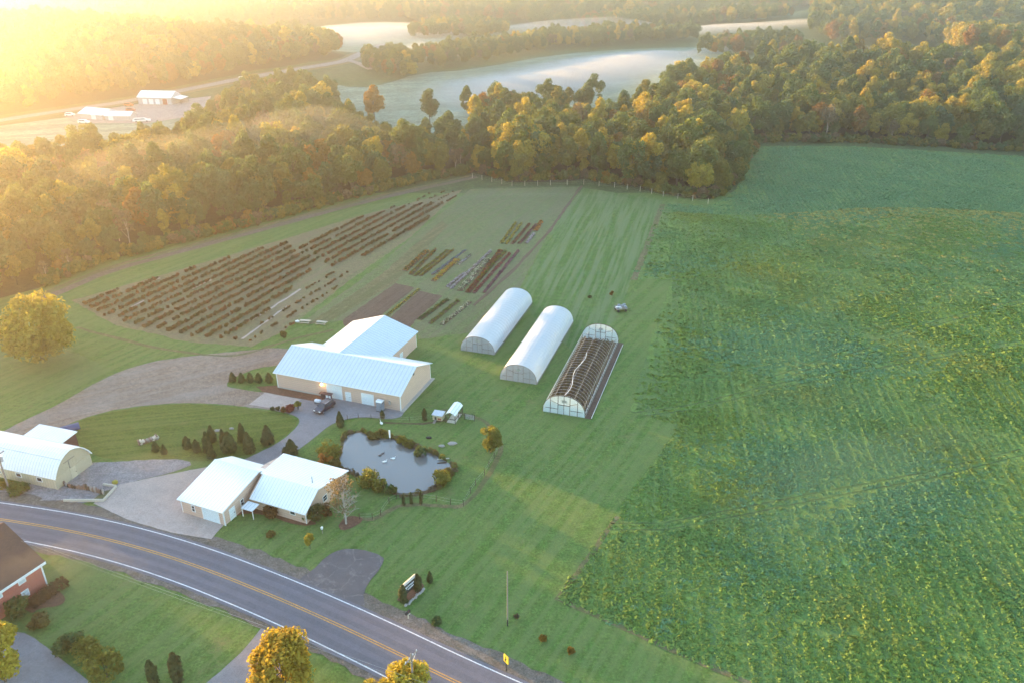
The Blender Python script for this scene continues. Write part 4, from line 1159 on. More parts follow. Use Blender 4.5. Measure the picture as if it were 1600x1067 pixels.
def side_shed():
    t = thing('shed', 'dark open shed with flat white roof behind the arched barn', 'shed', (-90.2, 124.2, 0), R(-17))
    MB().quadslab([(-.2, -.2, 2.95), (8.6, -.2, 2.95), (8.6, 4.2, 3.2), (-.2, 4.2, 3.2)], .14).build('roof', 'roof_white', t)
    MB().box(0, 8.3, 3.85, 3.97, 0, 3.0).build('wall', 'wood_dark', t)
    MB().box(0, .12, .1, 3.84, 0, 2.8).build('wall', 'wood_dark', t)
    MB().box(8.18, 8.3, .1, 3.84, 0, 2.8).build('wall', 'maroon', t)
    for x in (.2, 4.0, 8.0): MB().box(x, x + .14, .02, .16, 0, 2.85).build('post', 'wood_dark', t)
side_shed()
tarp = MB().extrude([(-.8, 0), (.8, 0), (.75, .5), (.3, 1.0), (-.3, 1.05), (-.75, .55)], 'x', -1.6, 1.6).build('covered_trailer', 'blue_tarp')
tarp.location = (*flat(111, 673), .35); tarp.rotation_euler = (0, 0, R(35)); tag(tarp, 'blue tarp-covered trailer behind the white-roofed shed', 'trailer')
for y in (-.85, .85): MB().tube([(0, y - .1, 0), (0, y + .1, 0)], .33, 12).build('wheel', 'rubber', tarp)

# ---- brick house at the lower left
def brick_house():
    t = thing('brick_house', 'red brick house with brown shingle roof at the lower left', 'house', (-67.6, 88.7, 0), R(-117))
    # local x runs along the facade towards the lower left, local -y... facade looks along +y
    L, W = 16.0, 14.0
    def mp(y): return -y
    prof = [(0, 0), (0, 4.9), (-W / 2, 8.85), (-W, 4.9), (-W, 0)]
    MB().extrude(prof, 'x', 0, L).build('wall', 'brick', t)
    s = (8.95 - 4.95) / (W / 2); o = .5
    r = MB().extrude([(o, 4.95 - s * o), (-W / 2, 8.98), (-W - o, 4.95 - s * o), (-W - o, 4.80 - s * o), (-W / 2, 8.83), (o, 4.80 - s * o)], 'x', -.45, L + .45).build('roof', 'shingle', t)
    MB().box(-.45, L + .45, o + .003, o + .1, 4.55 - s * o, 4.93 - s * o).build('gutter', 'white_trim', r)
    MB().extrude([(o, 4.79 - s * o), (-W / 2, 8.82), (-W / 2, 8.55), (o, 4.5 - s * o)], 'x', -.44, -.35).build('bargeboard', 'white_trim', r)
    MB().box(-.06, .16, -.16, .06, 0, 4.6).build('corner_board', 'white_trim', t)
    for x0, x1, z0, z1 in ((2.6, 3.5, 3.3, 4.25), (6.0, 6.9, 3.3, 4.25), (2.7, 3.6, .9, 1.9)):
        window(t, x0, x1, z0, z1, 0, 1, 'glass_pale')
    door(t, 7.9, 9.1, 2.2, 0, 1, 'door_panel_flat')
    window(t, 10.5, 11.5, .9, 2.1, 0, 1, 'glass_pale')
    MB().box(5.4, 5.7, .004, .3, 1.2, 1.6).build('meter_box', 'galvanised', t)
brick_house()

# ---- polytunnels
def tunnel_profile(W, Hh, n=18):
    out = []
    for k in range(n + 1):
        a = math.pi * k / n
        out.append((W / 2 - W / 2 * math.copysign(abs(math.cos(a)) ** .92, math.cos(a)), Hh * math.sin(a) ** .82))
    return out

def end_wall(t, y, W, Hh, film, frame, dn, name='end_wall'):
    pr_ = tunnel_profile(W, Hh)
    e = MB().extrude([(x, z) for x, z in pr_], 'y', y - .02, y + .02).build(name, film, t)
    b = MB()
    f = y + dn * .06
    zt = lambda x: float(np.interp(x, [p[0] for p in pr_], [p[1] for p in pr_]))
    for x in (W * .18, W * .36, W * .50, W * .64, W * .82):
        b.box(x - .045, x + .045, f - .03, f + .03, 0, zt(x) - .02)
    b.box(W * .36, W * .64, f - .028, f + .028, 2.05, 2.15); b.box(W * .06, W * .36, f - .028, f + .028, 1.05, 1.13); b.box(W * .64, W * .94, f - .028, f + .028, 1.05, 1.13)
    b.tube([(W * .18, f, zt(W * .18) - .6), (W * .36, f, 2.3)], .04, 4); b.tube([(W * .82, f, zt(W * .82) - .6), (W * .64, f, 2.3)], .04, 4)
    b.tube([(x, y, z + .02) for x, z in pr_], .06, 5)
    b.build('end_frame', frame, e)
    d = MB().box(W * .37, W * .495, f - .05, f + .05, .05, 2.02).build('door', film, e)
    MB().box(W * .45, W * .56, f - .06, f + .06, 2.7, 3.2).build('vent', 'galvanised', e)
    return e

def covered_tunnel(loc, rz, W, L, Hh, label):
    t = thing('greenhouse', label, 'greenhouse', (*loc, 0), rz, 'greenhouses in the field')
    pr_ = tunnel_profile(W, Hh); nb = int(L / 1.2); ys = []; mb = MB(); rows = nb * 3 + 1; vs = []; n = len(pr_)
    for k in range(rows):
        y = L * k / (rows - 1); sag = (0, .045, .045)[k % 3]
        for x, z in pr_:
            f = 1 - sag / (W / 2)
            lift = .55 if z < .55 else z                      # rolled-up sides leave a dark gap at the base
            vs.append((W / 2 + (x - W / 2) * f, y, lift * f))
    fs = [(k * n + i, k * n + i + 1, (k + 1) * n + i + 1, (k + 1) * n + i) for k in range(rows - 1) for i in range(n - 1)]
    mb.add(vs, fs).build('cover', 'film_white', t)
    for x in (0.0, W):
        MB().tube([(x, .1, .55), (x, L - .1, .55)], .07, 6).build('roll_bar', 'pipe_white', t)
        MB().box(x - .04, x + .04, .05, L - .05, 0, .22).build('base_board', 'wood_grey', t)
    for k in range(0, nb + 1, 2):
        y = min(max(.1, L * k / nb), L - .1)
        for x in (.03, W - .03): MB().box(x - .03, x + .03, y - .03, y + .03, 0, .6).build('ground_post', 'galvanised', t)
    end_wall(t, 0, W - .08, Hh - .04, 'film_clear', 'wood_grey', -1); end_wall(t, L, W - .08, Hh - .04, 'film_clear', 'wood_grey', 1)
    MB().box(.4, W - .4, .3, L - .3, .02, .07).build('soil_floor', 'soil', t)
GH = R(-17.5)
covered_tunnel((-11.9, 165.6), GH, 8.3, 31.0, 4.0, 'leftmost white plastic greenhouse tunnel behind the barn')
covered_tunnel((-2.6, 151.7), GH, 8.3, 33.0, 4.1, 'middle white plastic greenhouse tunnel between two others')

def bare_tunnel():
    W, L, Hh = 8.7, 35.5, 4.2
    t = thing('bare_greenhouse', 'uncovered greenhouse frame of bare hoops with only its end walls clad', 'greenhouse', (6.2, 138.3, 0), GH, 'greenhouses in the field')
    pr_ = tunnel_profile(W, Hh, 14); nb = 28
    hoop = MB().tube([(x, 0, z) for x, z in pr_], .02, 4, False).mesh('hoop', 'pipe_white')
    for k in range(nb + 1): link('hoop', hoop, (0, .3 + (L - .6) * k / nb, 0), parent=t)
    for i in (2, 5, 7, 9, 12):
        x, z = pr_[i]; MB().tube([(x, .2, z - .05), (x, L - .2, z - .05)], .018, 4).build('purlin', 'pipe_white', t)
    for x in (0, W):
        MB().box(x - .05, x + .05, .1, L - .1, 0, .25).build('base_board', 'wood_grey', t)
        MB().tube([(x, .1, 1.0), (x, L - .1, 1.0)], .04, 4).build('side_rail', 'pipe_white', t)
    MB().box(W + .05, W + 1.3, -.2, L, .0, .06).build('ground_cloth', 'soil', t)
    MB().tube([(W + 1.3, 0, .12), (W + 1.3, L - 1, .12)], .06, 5).build('rolled_film', 'film_white', t)
    pts = []
    for k in range(30):
        u = k / 29; x = W * (.5 + .05 * math.sin(u * 9)); pts.append((x - .15 * u, .5 + u * L * .55, Hh + .05 - .15 * abs(math.sin(u * 28))))
    MB().tube(pts, .045, 5).build('rolled_film', 'sign_white', t)
    end_wall(t, 0, W, Hh, 'film_end', 'wood_dark', -1); end_wall(t, L, W, Hh, 'film_end', 'wood_dark', -1)
    MB().box(.2, W - .2, .2, L - .2, .02, .06).build('soil_floor', 'soil', t)
    q = np.random.default_rng(77)
    for i in range(6):
        n = 1500; s = q.uniform(.6, L - .6, n); x = .9 + i * 1.38 + q.normal(0, .28, n); z = q.uniform(.05, .85, n)
        V, F = quads(np.column_stack([x, s, z]), q.normal(size=(n, 3)) + np.array([0, 0, .6]), .13, q)
        link('crop_row', raw_mesh('crop_row', V, F, 'leaf_bare' if i > 2 else 'leaf_berry'), parent=t)
bare_tunnel()

# ---- duck coop and run by the pond
def coop():
    x, y = flat(676, 656)
    t = thing('coop', 'small cream poultry coop with grey roof beside the pond', 'coop', (x, y, 0), R(-17))
    MB().box(0, 2.0, 0, 1.5, .15, 1.25).build('wall', 'siding_cream', t)
    MB().quadslab([(-.15, -.15, 1.32), (2.15, -.15, 1.32), (2.15, 1.65, 1.5), (-.15, 1.65, 1.5)], .09).build('roof', 'galvanised', t)
    MB().box(.45, .85, -.02, -.004, .25, .85).build('pop_door', 'dark_metal', t)
    MB().box(1.1, 1.8, -.03, -.004, .3, .7).build('nest_flap', 'red_paint', t)
    MB().add([(.4, -1.1, .03), (.9, -1.1, .03), (.9, 0, .3), (.4, 0, .3), (.4, -1.1, 0), (.9, -1.1, 0), (.9, 0, .26), (.4, 0, .26)], [(0, 1, 2, 3), (7, 6, 5, 4), (0, 4, 5, 1), (1, 5, 6, 2), (2, 6, 7, 3), (3, 7, 4, 0)]).build('ramp', 'wood_grey', t)
    x, y = flat(696, 660)
    t = thing('run_shelter', 'open poultry run with arched pale metal roof beside the coop', 'shelter', (x, y, 0), R(-17))
    L, W = 4.2, 2.1
    pr_ = [(0, 1.9), (.35, 2.35), (W / 2, 2.6), (W - .35, 2.35), (W, 1.9)]
    r = MB().extrude(pr_ + [(a, b - .07) for a, b in pr_[::-1]], 'y', -.1, L + .1).build('roof', 'roof_white', t)
    for xx in (0.06, W - .06):
        for yy in (.05, L / 2, L - .05): MB().box(xx - .05, xx + .05, yy - .05, yy + .05, 0, 1.95).build('post', 'wood_dark', t)
    for yy in (.05, L - .05): MB().box(.1, W - .1, yy - .03, yy + .03, .9, 1.0).build('rail', 'wood_dark', t)
    for xx in (.06, W - .06): MB().box(xx - .03, xx + .03, .1, L - .1, .9, 1.0).build('rail', 'wood_dark', t)
    MB().box(.15, W - .15, .2, L - .2, .02, .06).build('straw_floor', 'wood_pale', t)
coop()

# ---- far farm beyond the wood
def far_building(px, py, ang, L, W, he, hr, wall, roof, label, doors=(), lean=False):
    x, y = at(px, py); t = thing('farm_building', label, 'building', (x, y, H(x, y)), R(ang))
    gable_walls(t, 0, L, 0, W, he, he, W / 2, hr, wall, z0=-1.0)
    gable_roof(t, 0, L, 0, W, he, he, W / 2, hr, roof, .5)
    for x0, x1, z1, m in doors: door(t, x0, x1, z1, 0, -1, m, name='barn_door', handle=False)
    if lean:
        MB().quadslab([(L, 2, he - .4), (L + 5, 2, he - 1.3), (L + 5, W, he - 1.3), (L, W, he - .4)], .2).build('lean_to_roof', roof, t)
        for yy in (2.3, W - .3): MB().box(L + 4.6, L + 4.9, yy - .15, yy + .15, -.5, he - 1.9).build('post', 'wood_grey', t)
        MB().box(L + .01, L + 4.4, W - .4, W - .2, -.5, he - 1.9).build('wall', wall, t)
    return t
far_building(217, 164, -6, 21, 12, 4.6, 7.4, 'siding_grey', 'roof_white', 'pale long barn with dark red doors in the far clearing', ((3, 5.5, 3.2, 'door_panel_flat'), (7, 9.5, 3.2, 'door_panel_flat'), (11, 13.5, 3.2, 'door_panel_flat'), (15.5, 18.5, 3.6, 'red_paint')), True)
far_building(125, 186, -22, 17, 12, 3.2, 5.4, 'siding_grey', 'roof_white', 'low pale building at the left of the far clearing', ((9, 12, 2.6, 'door_panel_flat'),))
far_building(165, 190, -2, 14, 8, 3.0, 4.6, 'siding_grey', 'roof_white', 'small pale annex in front of the low far building', ((2, 4.5, 2.4, 'white_trim'),))
far_building(1058, 28, 5, 14, 9, 4.5, 7, 'white_trim', 'roof_white', 'tiny white house, the left one in the far misty trees')
far_building(1078, 28, -10, 14, 9, 4.5, 7, 'white_trim', 'roof_white', 'tiny white house, the right one in the far misty trees')
far_building(770, 24, 10, 22, 14, 5, 8, 'white_trim', 'roof_white', 'tiny white building on the far misty meadow')

# ================================================================== THINGS
def suv(loc, rz, label):
    t = thing('car', label, 'car', (*loc, .06), rz)
    side = [(-2.3, .42), (-2.36, .85), (-2.25, 1.05), (-1.25, 1.14), (1.95, 1.16), (2.28, 1.05), (2.33, .5), (2.2, .36), (-2.1, .34)]
    b = MB(); n = len(side); vs = []
    for w in (-.93, -.86, .86, .93):
        ins = .06 if abs(w) > .9 else 0
        vs += [(x * (1 - ins * .2), w, z + (ins * .4 if z < .5 else -ins * .5)) for x, z in side]
    fs = [tuple(range(n)), tuple(range(4 * n - 1, 3 * n - 1, -1))]
    for k in range(3):
        fs += [(k * n + i, (k + 1) * n + i, (k + 1) * n + (i + 1) % n, k * n + (i + 1) % n) for i in range(n)]
    b.add(vs, fs).build('body', 'car_paint', t)
    def cab(x0, x1, x2, x3, z0, z1, w0, w1):
        return [(x0, -w0, z0), (x3, -w0, z0), (x3, w0, z0), (x0, w0, z0), (x1, -w1, z1), (x2, -w1, z1), (x2, w1, z1), (x1, w1, z1)]
    hexf = [(0, 3, 2, 1), (4, 5, 6, 7), (0, 1, 5, 4), (1, 2, 6, 5), (2, 3, 7, 6), (3, 0, 4, 7)]
    MB().add(cab(-1.25, -.55, 1.75, 2.15, 1.12, 1.70, .84, .66), hexf).build('windows', 'glass_dark', t)
    r = MB().add(cab(-.62, -.5, 1.72, 1.82, 1.68, 1.76, .70, .64), hexf).build('roof', 'car_paint', t)
    for y in (-.6, .6): MB().tube([(-.4, y, 1.82), (1.6, y, 1.82)], .03, 5).build('roof_rail', 'chrome', r)
    for xa, xb, z in ((-1.0, -.55, 0), (.25, .33, 0), (1.2, 1.3, 0)):
        for y in (-1, 1): MB().add([(xa, y * .85, 1.13), (xa + .09, y * .85, 1.13), (xb + .09, y * .675, 1.7), (xb, y * .675, 1.7)], [(0, 1, 2, 3)]).build('pillar', 'car_paint', t)
    for x in (-1.45, 1.42):
        for y in (-1, 1):
            w = MB().tube([(x, y * .72, .36), (x, y * .95, .36)], .36, 14).build('wheel', 'rubber', t)
            MB().tube([(x, y * .951, .36), (x, y * .965, .36)], .2, 10).build('rim', 'chrome', w)
    for y in (-.68, .68):
        MB().box(-2.4, -2.28, y - .2, y + .2, .78, .95).build('headlight', 'lamp_glass', t)
        MB().box(2.26, 2.37, y - .14, y + .14, .75, 1.05).build('tail_light', 'red_glass', t)
    MB().box(-2.42, -2.32, -.4, .4, .62, .8).build('grille', 'chrome', t)
    MB().box(-2.41, -2.33, -.86, .86, .4, .56).build('bumper', 'dark_metal', t)
    for y in (-1.03, 1.03): MB().box(-.95, -.78, y - .09, y + .09, 1.08, 1.24).build('mirror', 'car_paint', t)
    return t
suv(flat(508, 640), R(62), 'dark blue SUV parked in front of the big barn door')

def portable_toilet():
    t = thing('portable_toilet', 'grey portable toilet with white roof against the barn wall', 'toilet', (*flat(595, 641), .06), R(-19.5))
    MB().box(-.6, .6, -.6, .6, .12, 2.15).build('cabin', 'toilet_grey', t)
    MB().extrude([(-.66, 2.13), (.66, 2.13), (.6, 2.3), (.25, 2.42), (-.25, 2.42), (-.6, 2.3)], 'x', -.66, .66).build('roof', 'white_trim', t)
    d = MB().box(-.42, .42, -.66, -.603, .2, 2.0).build('door', 'toilet_grey', t)
    MB().box(.28, .36, -.7, -.662, 1.0, 1.15).build('handle', 'dark_metal', d)
    MB().box(-.65, .65, -.65, .65, 0, .11).build('skid', 'dark_metal', t)
    for k in range(4): MB().box(.603, .62, -.4 + k * .2, -.28 + k * .2, 1.75, 1.95).build('vent', 'dark_metal', t)
portable_toilet()

def notice_stand():
    t = thing('notice_board', 'maroon notice board with white papers left of the barn door', 'board', (*flat(512, 627), .06), R(-19.5))
    MB().box(-1.5, 1.1, 0, .08, .3, 1.75).build('panel', 'maroon', t)
    MB().box(-1.6, 1.2, -.45, .5, 1.76, 1.86).build('roof', 'maroon', t)
    for x in (-1.4, 1.0): MB().box(x - .05, x + .05, .09, .17, 0, 1.76).build('post', 'wood_dark', t)
    for x in (-.3, .35): MB().box(x, x + .5, -.02, -.004, .7, 1.5).build('paper', 'sign_white', t)
    c = thing('cooler', 'white cooler box on a dark bench beside the notice board', 'cooler', (*flat(497, 630), .06), R(-19.5))
    MB().box(-.6, .6, -.3, .3, .36, .74).build('box', 'sign_white', c)
    MB().box(-.64, .64, -.33, .33, .742, .82).build('lid', 'sign_white', c)
    MB().box(-.7, .7, -.35, .35, .28, .355).build('bench_top', 'wood_dark', c)
    for x in (-.6, .6): MB().box(x - .05, x + .05, -.3, .3, 0, .275).build('bench_leg', 'wood_dark', c)
notice_stand()

def shop_sign():
    A, B = flat(632.5, 936), flat(649, 921)
    ang = math.atan2(B[1] - A[1], B[0] - A[0]); L = math.hypot(B[0] - A[0], B[1] - A[1])
    t = thing('farm_sign', 'dark roadside sign with two lines of white script and stone base', 'sign', (A[0], A[1], 0), ang)
    MB().box(-.2, L + .2, -.1, .25, .8, 2.55).build('board', 'sign_black', t)
    MB().extrude([(-.2, 2.57), (.36, 2.57), (.08, 2.72)], 'x', -.35, L + .35).build('cap', 'wood_pale', t)
    for x in (.1, L - .1): MB().box(x - .1, x + .1, .26, .44, 0, 2.53).build('post', 'wood_dark', t)
    MB().box(-.26, -.202, -.12, .27, .78, 2.565).build('edge', 'wood_grey', t)
    MB().box(L + .202, L + .26, -.12, .27, .78, 2.565).build('edge', 'wood_grey', t)
    # two lines of white script, not legible in the photograph
    def script(x0, x1, z0, amp, seed):
        rd = random.Random(seed); n = int((x1 - x0) / .055); pts = []
        for k in range(n):
            u = k / (n - 1); pts.append((x0 + (x1 - x0) * u, -.13, z0 + amp * (math.sin(k * 1.35) * rd.uniform(.55, 1.1))))
        return MB().tube(pts, .045, 4).build('lettering', 'sign_white', t)
    script(.45, L - .2, 1.95, .16, 1); script(.6, L - .4, 1.45, .13, 2)
    MB().blob((.25, -.13, 1.85), (.2, .03, .24), 8, 5).build('emblem', 'sign_white', t)
    k = 0
    for x in np.arange(-.8, L + 1.2, .48):
        k += 1
        MB().blob((x, -1.0 + .1 * math.sin(k * 2.3), .08), (.3, .24, .2), 7, 4, .15, random.Random(k)).build('stone', 'stone', t)
shop_sign()

def mailbox():
    t = thing('mailbox', 'black roadside mailbox on a pale post below the farm sign', 'mailbox', (*flat(638, 966), 0), R(-30))
    MB().box(-.06, .06, -.06, .06, 0, 1.05).build('post', 'wood_pale', t)
    b = MB().extrude([(-.17, 1.06), (.17, 1.06), (.17, 1.3), (.1, 1.42), (-.1, 1.42), (-.17, 1.3)], 'y', -.45, .4).build('box', 'dark_metal', t)
    MB().box(.172, .2, -.1, -.05, 1.2, 1.5).build('flag', 'red_paint', b)
    MB().box(-.35, .35, -.1, .1, 1.0, 1.055).build('bracket', 'wood_pale', t)
mailbox()

def road_sign():
    t = thing('road_sign', 'yellow road warning sign with black mark on a dark post', 'sign', (*flat(791, 1048), 0), R(-52))
    MB().box(-.05, .05, -.03, .03, 0, 2.6).build('post', 'dark_metal', t)
    p = MB().box(-.46, .46, -.07, -.034, 1.55, 2.75).build('plate', 'sign_yellow', t)
    MB().box(-.46, .46, .034, .07, 1.55, 2.75).build('plate', 'sign_yellow', t)
    for s, y0, y1 in ((-1, -.08, -.072), (1, .072, .08)):
        MB().extrude([(-.16, 1.75), (.1, 1.75), (-.02, 2.0), (.2, 2.22), (.0, 2.55), (-.2, 2.55), (-.04, 2.22), (-.24, 2.0)], 'y', y0, y1).build('mark', 'sign_black', p)
road_sign()

def pole(name, x, y, h, r, label, arms=True, rz=0.0):
    t = thing(name, label, 'pole', (x, y, 0), rz)
    MB().tube([(0, 0, -.3), (0, 0, h)], [r, r * .7], 8).build('shaft', 'wood_grey', t)
    if arms:
        a = MB().box(-1.2, 1.2, -.07, .07, h - .75, h - .6).build('crossarm', 'wood_grey', t)
        for k in (-1.05, -.35, .35, 1.05): MB().tube([(k, 0, h - .6), (k, 0, h - .38)], .06, 6).build('insulator', 'glass_pale', a)
        MB().tube([(.75, -.12, h - .62), (.1, -.12, h - 1.3)], .03, 4).build('brace', 'galvanised', a)
        MB().tube([(-.75, -.12, h - .62), (-.1, -.12, h - 1.3)], .03, 4).build('brace', 'galvanised', a)
    return t
gx, gy = flat(793, 976)
g_pole = pole('pole', gx, gy, 9.6, .11, 'slender grey pole standing on the lawn near the crop field', False)
MB().tube([(0, -.14, 0), (0, -.14, 1.1)], .09, 6).build('sleeve', 'dark_metal', g_pole)
ux, uy = flat(642, 1022, 9.4)
pole('utility_pole', ux, uy, 9.6, .16, 'utility pole whose top shows behind the small yellow tree', True, R(60))
lx, ly = -84.5, 103.0
u2 = pole('utility_pole', lx - 1.2, ly + 8.0, 8.6, .17, 'utility pole with transformer at the left edge by the road', True, R(70))
MB().tube([(.35, 0, 6.4), (.35, 0, 7.4)], .28, 10).build('transformer', 'galvanised', u2)
def wire(a, b, sag, label, r=.022):
    pts = []
    for k in range(25):
        u = k / 24; pts.append((a[0] + (b[0] - a[0]) * u, a[1] + (b[1] - a[1]) * u, a[2] + (b[2] - a[2]) * u - sag * 4 * u * (1 - u)))
    tag(MB().tube(pts, r, 4).build('power_line', 'wire'), label, 'wire', 'power lines over the lower left lawn')
wa = (*flat(-60, 806, 7.4), 7.4); wb = (*flat(900, 1150, 6.6), 6.6)
wire(wa, wb, .25, 'upper pale power line over the lower left lawn', .014)
wire((wa[0] - .15, wa[1] - .25, 7.2), (wb[0] - .15, wb[1] - .25, 6.4), .28, 'lower power line just below the pale one over the lawn', .010)

def wagon():
    t = thing('hay_wagon', 'grey farm wagon loaded with crates on the grass beyond the greenhouses', 'wagon', (*flat(970, 486), 0), R(15))
    MB().box(-1.5, 1.5, -.95, .95, .75, .87).build('deck', 'wood_grey', t)
    for x in (-1, 1):
        for y in (-.9, .9): MB().tube([(x, y - .1, .36), (x, y + .1, .36)], .36, 10).build('wheel', 'rubber', t)
    MB().box(-1.2, 1.2, -.08, .08, .5, .745).build('chassis', 'dark_metal', t)
    MB().tube([(1.4, 0, .55), (2.6, 0, .3)], .05, 5).build('drawbar', 'dark_metal', t)
    rd = random.Random(4); k = 0
    for x in (-1.1, -.37, .36, 1.09):
        for y in (-.6, 0, .6):
            h = rd.choice((.4, .4, .75))
            c = MB().box(-.33, .33, -.27, .27, 0, h).build('crate', rd.choice(('galvanised', 'wood_grey', 'toilet_grey', 'white_trim')))
            wx, wy = flat(970, 486); cs, sn = math.cos(R(15)), math.sin(R(15))
            c.location = (wx + cs * x - sn * y, wy + sn * x + cs * y, .873); c.rotation_euler = (0, 0, R(15))
            row = ('near', 'middle', 'far')[int(round(y / .6)) + 1]; colw = ('left end', 'left centre', 'right centre', 'right end')[k // 3]
            tag(c, '%s crate in the %s row of the wagon load, at its %s' % ('tall' if h > .5 else 'low', row, colw), 'crate', 'crates on the wagon'); k += 1
wagon()

def picnic_table(px, py, rz, label, m='wood_pale'):
    t = thing('picnic_table', label, 'table', (*flat(px, py), 0), rz, 'picnic tables behind the barn')
    for k in range(4): MB().box(-1.3, 1.3, -.42 + k * .22, -.24 + k * .22, .72, .77).build('top_plank', m, t)
    for y in (-.85, .62): MB().box(-1.3, 1.3, y, y + .24, .42, .47).build('bench_plank', m, t)
    for x in (-.9, .9):
        f = MB().box(x - .04, x + .04, -.82, .82, .33, .415); f.box(x - .045, x + .035, -.4, .4, .63, .715)
        f.tube([(x, -.25, .7), (x, -.75, 0)], .05, 4); f.tube([(x, .25, .7), (x, .75, 0)], .05, 4)
        f.build('leg_frame', 'wood_grey', t)
picnic_table(477, 505, R(-8), 'left of the two pale picnic tables on the grass behind the barn')
picnic_table(503, 507, R(-14), 'right of the two pale picnic tables on the grass behind the barn')
s = MB().blob((0, 0, .3), (.6, .45, .32), 8, 5, .1); tag(s.build('garden_cart', 'feather_white'), 'small white tub on the grass left of the picnic tables', 'tub').location = (*flat(465, 504), 0)

def log_pile():
    t0 = flat(216, 695); t1 = flat(250, 684)
    ang = math.atan2(t1[1] - t0[1], t1[0] - t0[0]); L = math.hypot(t1[0] - t0[0], t1[1] - t0[1])
    t = thing('log_stack', 'long low stack of firewood logs on the round lawn', 'firewood', (t0[0], t0[1], 0), ang)
    rd = random.Random(8); lg = [MB().tube([(0, -.45, 0), (0, .45, 0)], .16 + .03 * k, 7).mesh('log', ('log_bark', 'wood_pale', 'wood_grey')[k]) for k in range(3)]
    for i in range(int(L / .36)):
        for j in range(2 + (i in (0, 1, int(L / .36) - 1))):
            o = link('log', lg[rd.randint(0, 2)], (.18 + i * .36 + (j % 2) * .17, rd.uniform(-.12, .12), .2 + j * .3), rd.uniform(-.12, .12), 1.0, t)
log_pile()

def rubble_wall():
    # stacked posts and stones that hold the yard above the ramp
    line = resample(P((86, 752), (110, 762), (140, 766), (162, 772)), .42); rd = random.Random(3)
    t = thing('retaining_wall', 'rough retaining wall of upright stones and posts beside the cream barn', 'wall', (*line[0], 0))
    for k, (x, y) in enumerate(line):
        h = rd.uniform(.7, 1.5)
        MB().blob((x - line[0][0], y - line[0][1], h * .45), (.24, .2, h * .55), 6, 4, .18, rd).build('stone', rd.choice(('stone', 'wood_dark', 'log_bark')), t)
    for nm, pts, lab in (('timber_edging', ((162, 758), (182, 761)), 'short pale timber edging behind the sand bed'), ('timber_edging', ((182, 761), (163, 782)), 'pale timber edging along the concrete apron'), ('timber_edging', ((163, 783), (100, 783)), 'long pale timber edging beside the road ramp')):
        a, b = flat(*pts[0]), flat(*pts[1]); an = math.atan2(b[1] - a[1], b[0] - a[0]); L = math.hypot(b[0] - a[0], b[1] - a[1])
        o = MB().box(0, L, -.13, .13, 0, .45).build(nm, 'wood_pale'); o.location = (*a, .03); o.rotation_euler = (0, 0, an); tag(o, lab, 'edging')
rubble_wall()
sheet('sand_bed', P((144, 782), (160, 768), (176, 764), (162, 780)), .08, 'dry_grass')
o = MB().blob((0, 0, .3), (.55, .5, .4), 8, 5, .1).build('yellow_shrub', 'leaf_gold'); o.location = (*flat(180, 755), 0); tag(o, 'small round yellow shrub at the end of the retaining wall', 'shrub')

# ---- pond life
def swan(px, py, rz, m, label, sc=1.0):
    t = thing('water_bird', label, 'bird', (*flat(px, py), .12), rz, None, sc)
    b = MB().blob((0, 0, .12), (.55, .3, .24), 12, 8); b.blob((-.5, 0, .24), (.24, .1, .1), 8, 5)
    b.tube([(.38, 0, .16), (.52, 0, .4), (.5, 0, .62), (.6, 0, .72), (.74, 0, .68)], [.12, .08, .06, .075, .03], 7)
    b.build('body', m, t, True)
    MB().tube([(.72, 0, .69), (.86, 0, .65)], [.03, .012], 5).build('bill', 'orange_paint', t)
swan(601, 722, R(15), 'feather_white', 'nearer of the two white swans on the pond', .7)
swan(614.5, 717, R(10), 'feather_white', 'farther of the two white swans on the pond', .7)
swan(594, 712, R(30), 'feather_dark', 'dark waterbird left of the white swans', .6)
swan(599, 709, R(60), 'feather_dark', 'small dark waterbird farthest back on the pond', .5)
swan(596, 662, R(120), 'feather_white', 'white bird standing on the bank above the pond', .9)
t = thing('marker_post', 'white post standing in the pond water', 'post', (*flat(609.5, 687), .08))
MB().tube([(0, 0, -.3), (0, 0, .5)], .06, 6).build('stake', 'wood_grey', t); MB().tube([(0, 0, .5), (0, 0, 2.1)], .16, 8).build('sleeve', 'feather_white', t)
for a, b, lab in (((683, 718), (702, 717), 'pale log floating near the right bank of the pond'), ((683, 724), (698, 723), 'dark log floating near the right bank of the pond')):
    A, B = flat(*a), flat(*b)
    tag(MB().tube([(A[0], A[1], .12), (B[0], B[1], .2)], [.1, .13], 6).build('log', 'wood_pale' if 'pale' in lab else 'wood_dark'), lab, 'log')
for px, py, r, lab, m in ((707, 693, .75, 'flat pale rock on the grass right of the pond', 'stone'), (690, 697, .5, 'small pale rock near the pond bank', 'stone'), (670, 684, .45, 'small dark tub on the grass above the pond', 'dark_metal'), (340, 673, .5, 'small grey rock behind the lawn conifers', 'stone'), (362, 670, .4, 'pale rock right of the grey one on the lawn', 'stone')):
    o = MB().blob((0, 0, .1), (r * 1.3, r * .7, .28), 9, 5, .15).build('rock' if m == 'stone' else 'tub', m); o.location = (*flat(px, py), .02); tag(o, lab, 'rock' if m == 'stone' else 'tub')

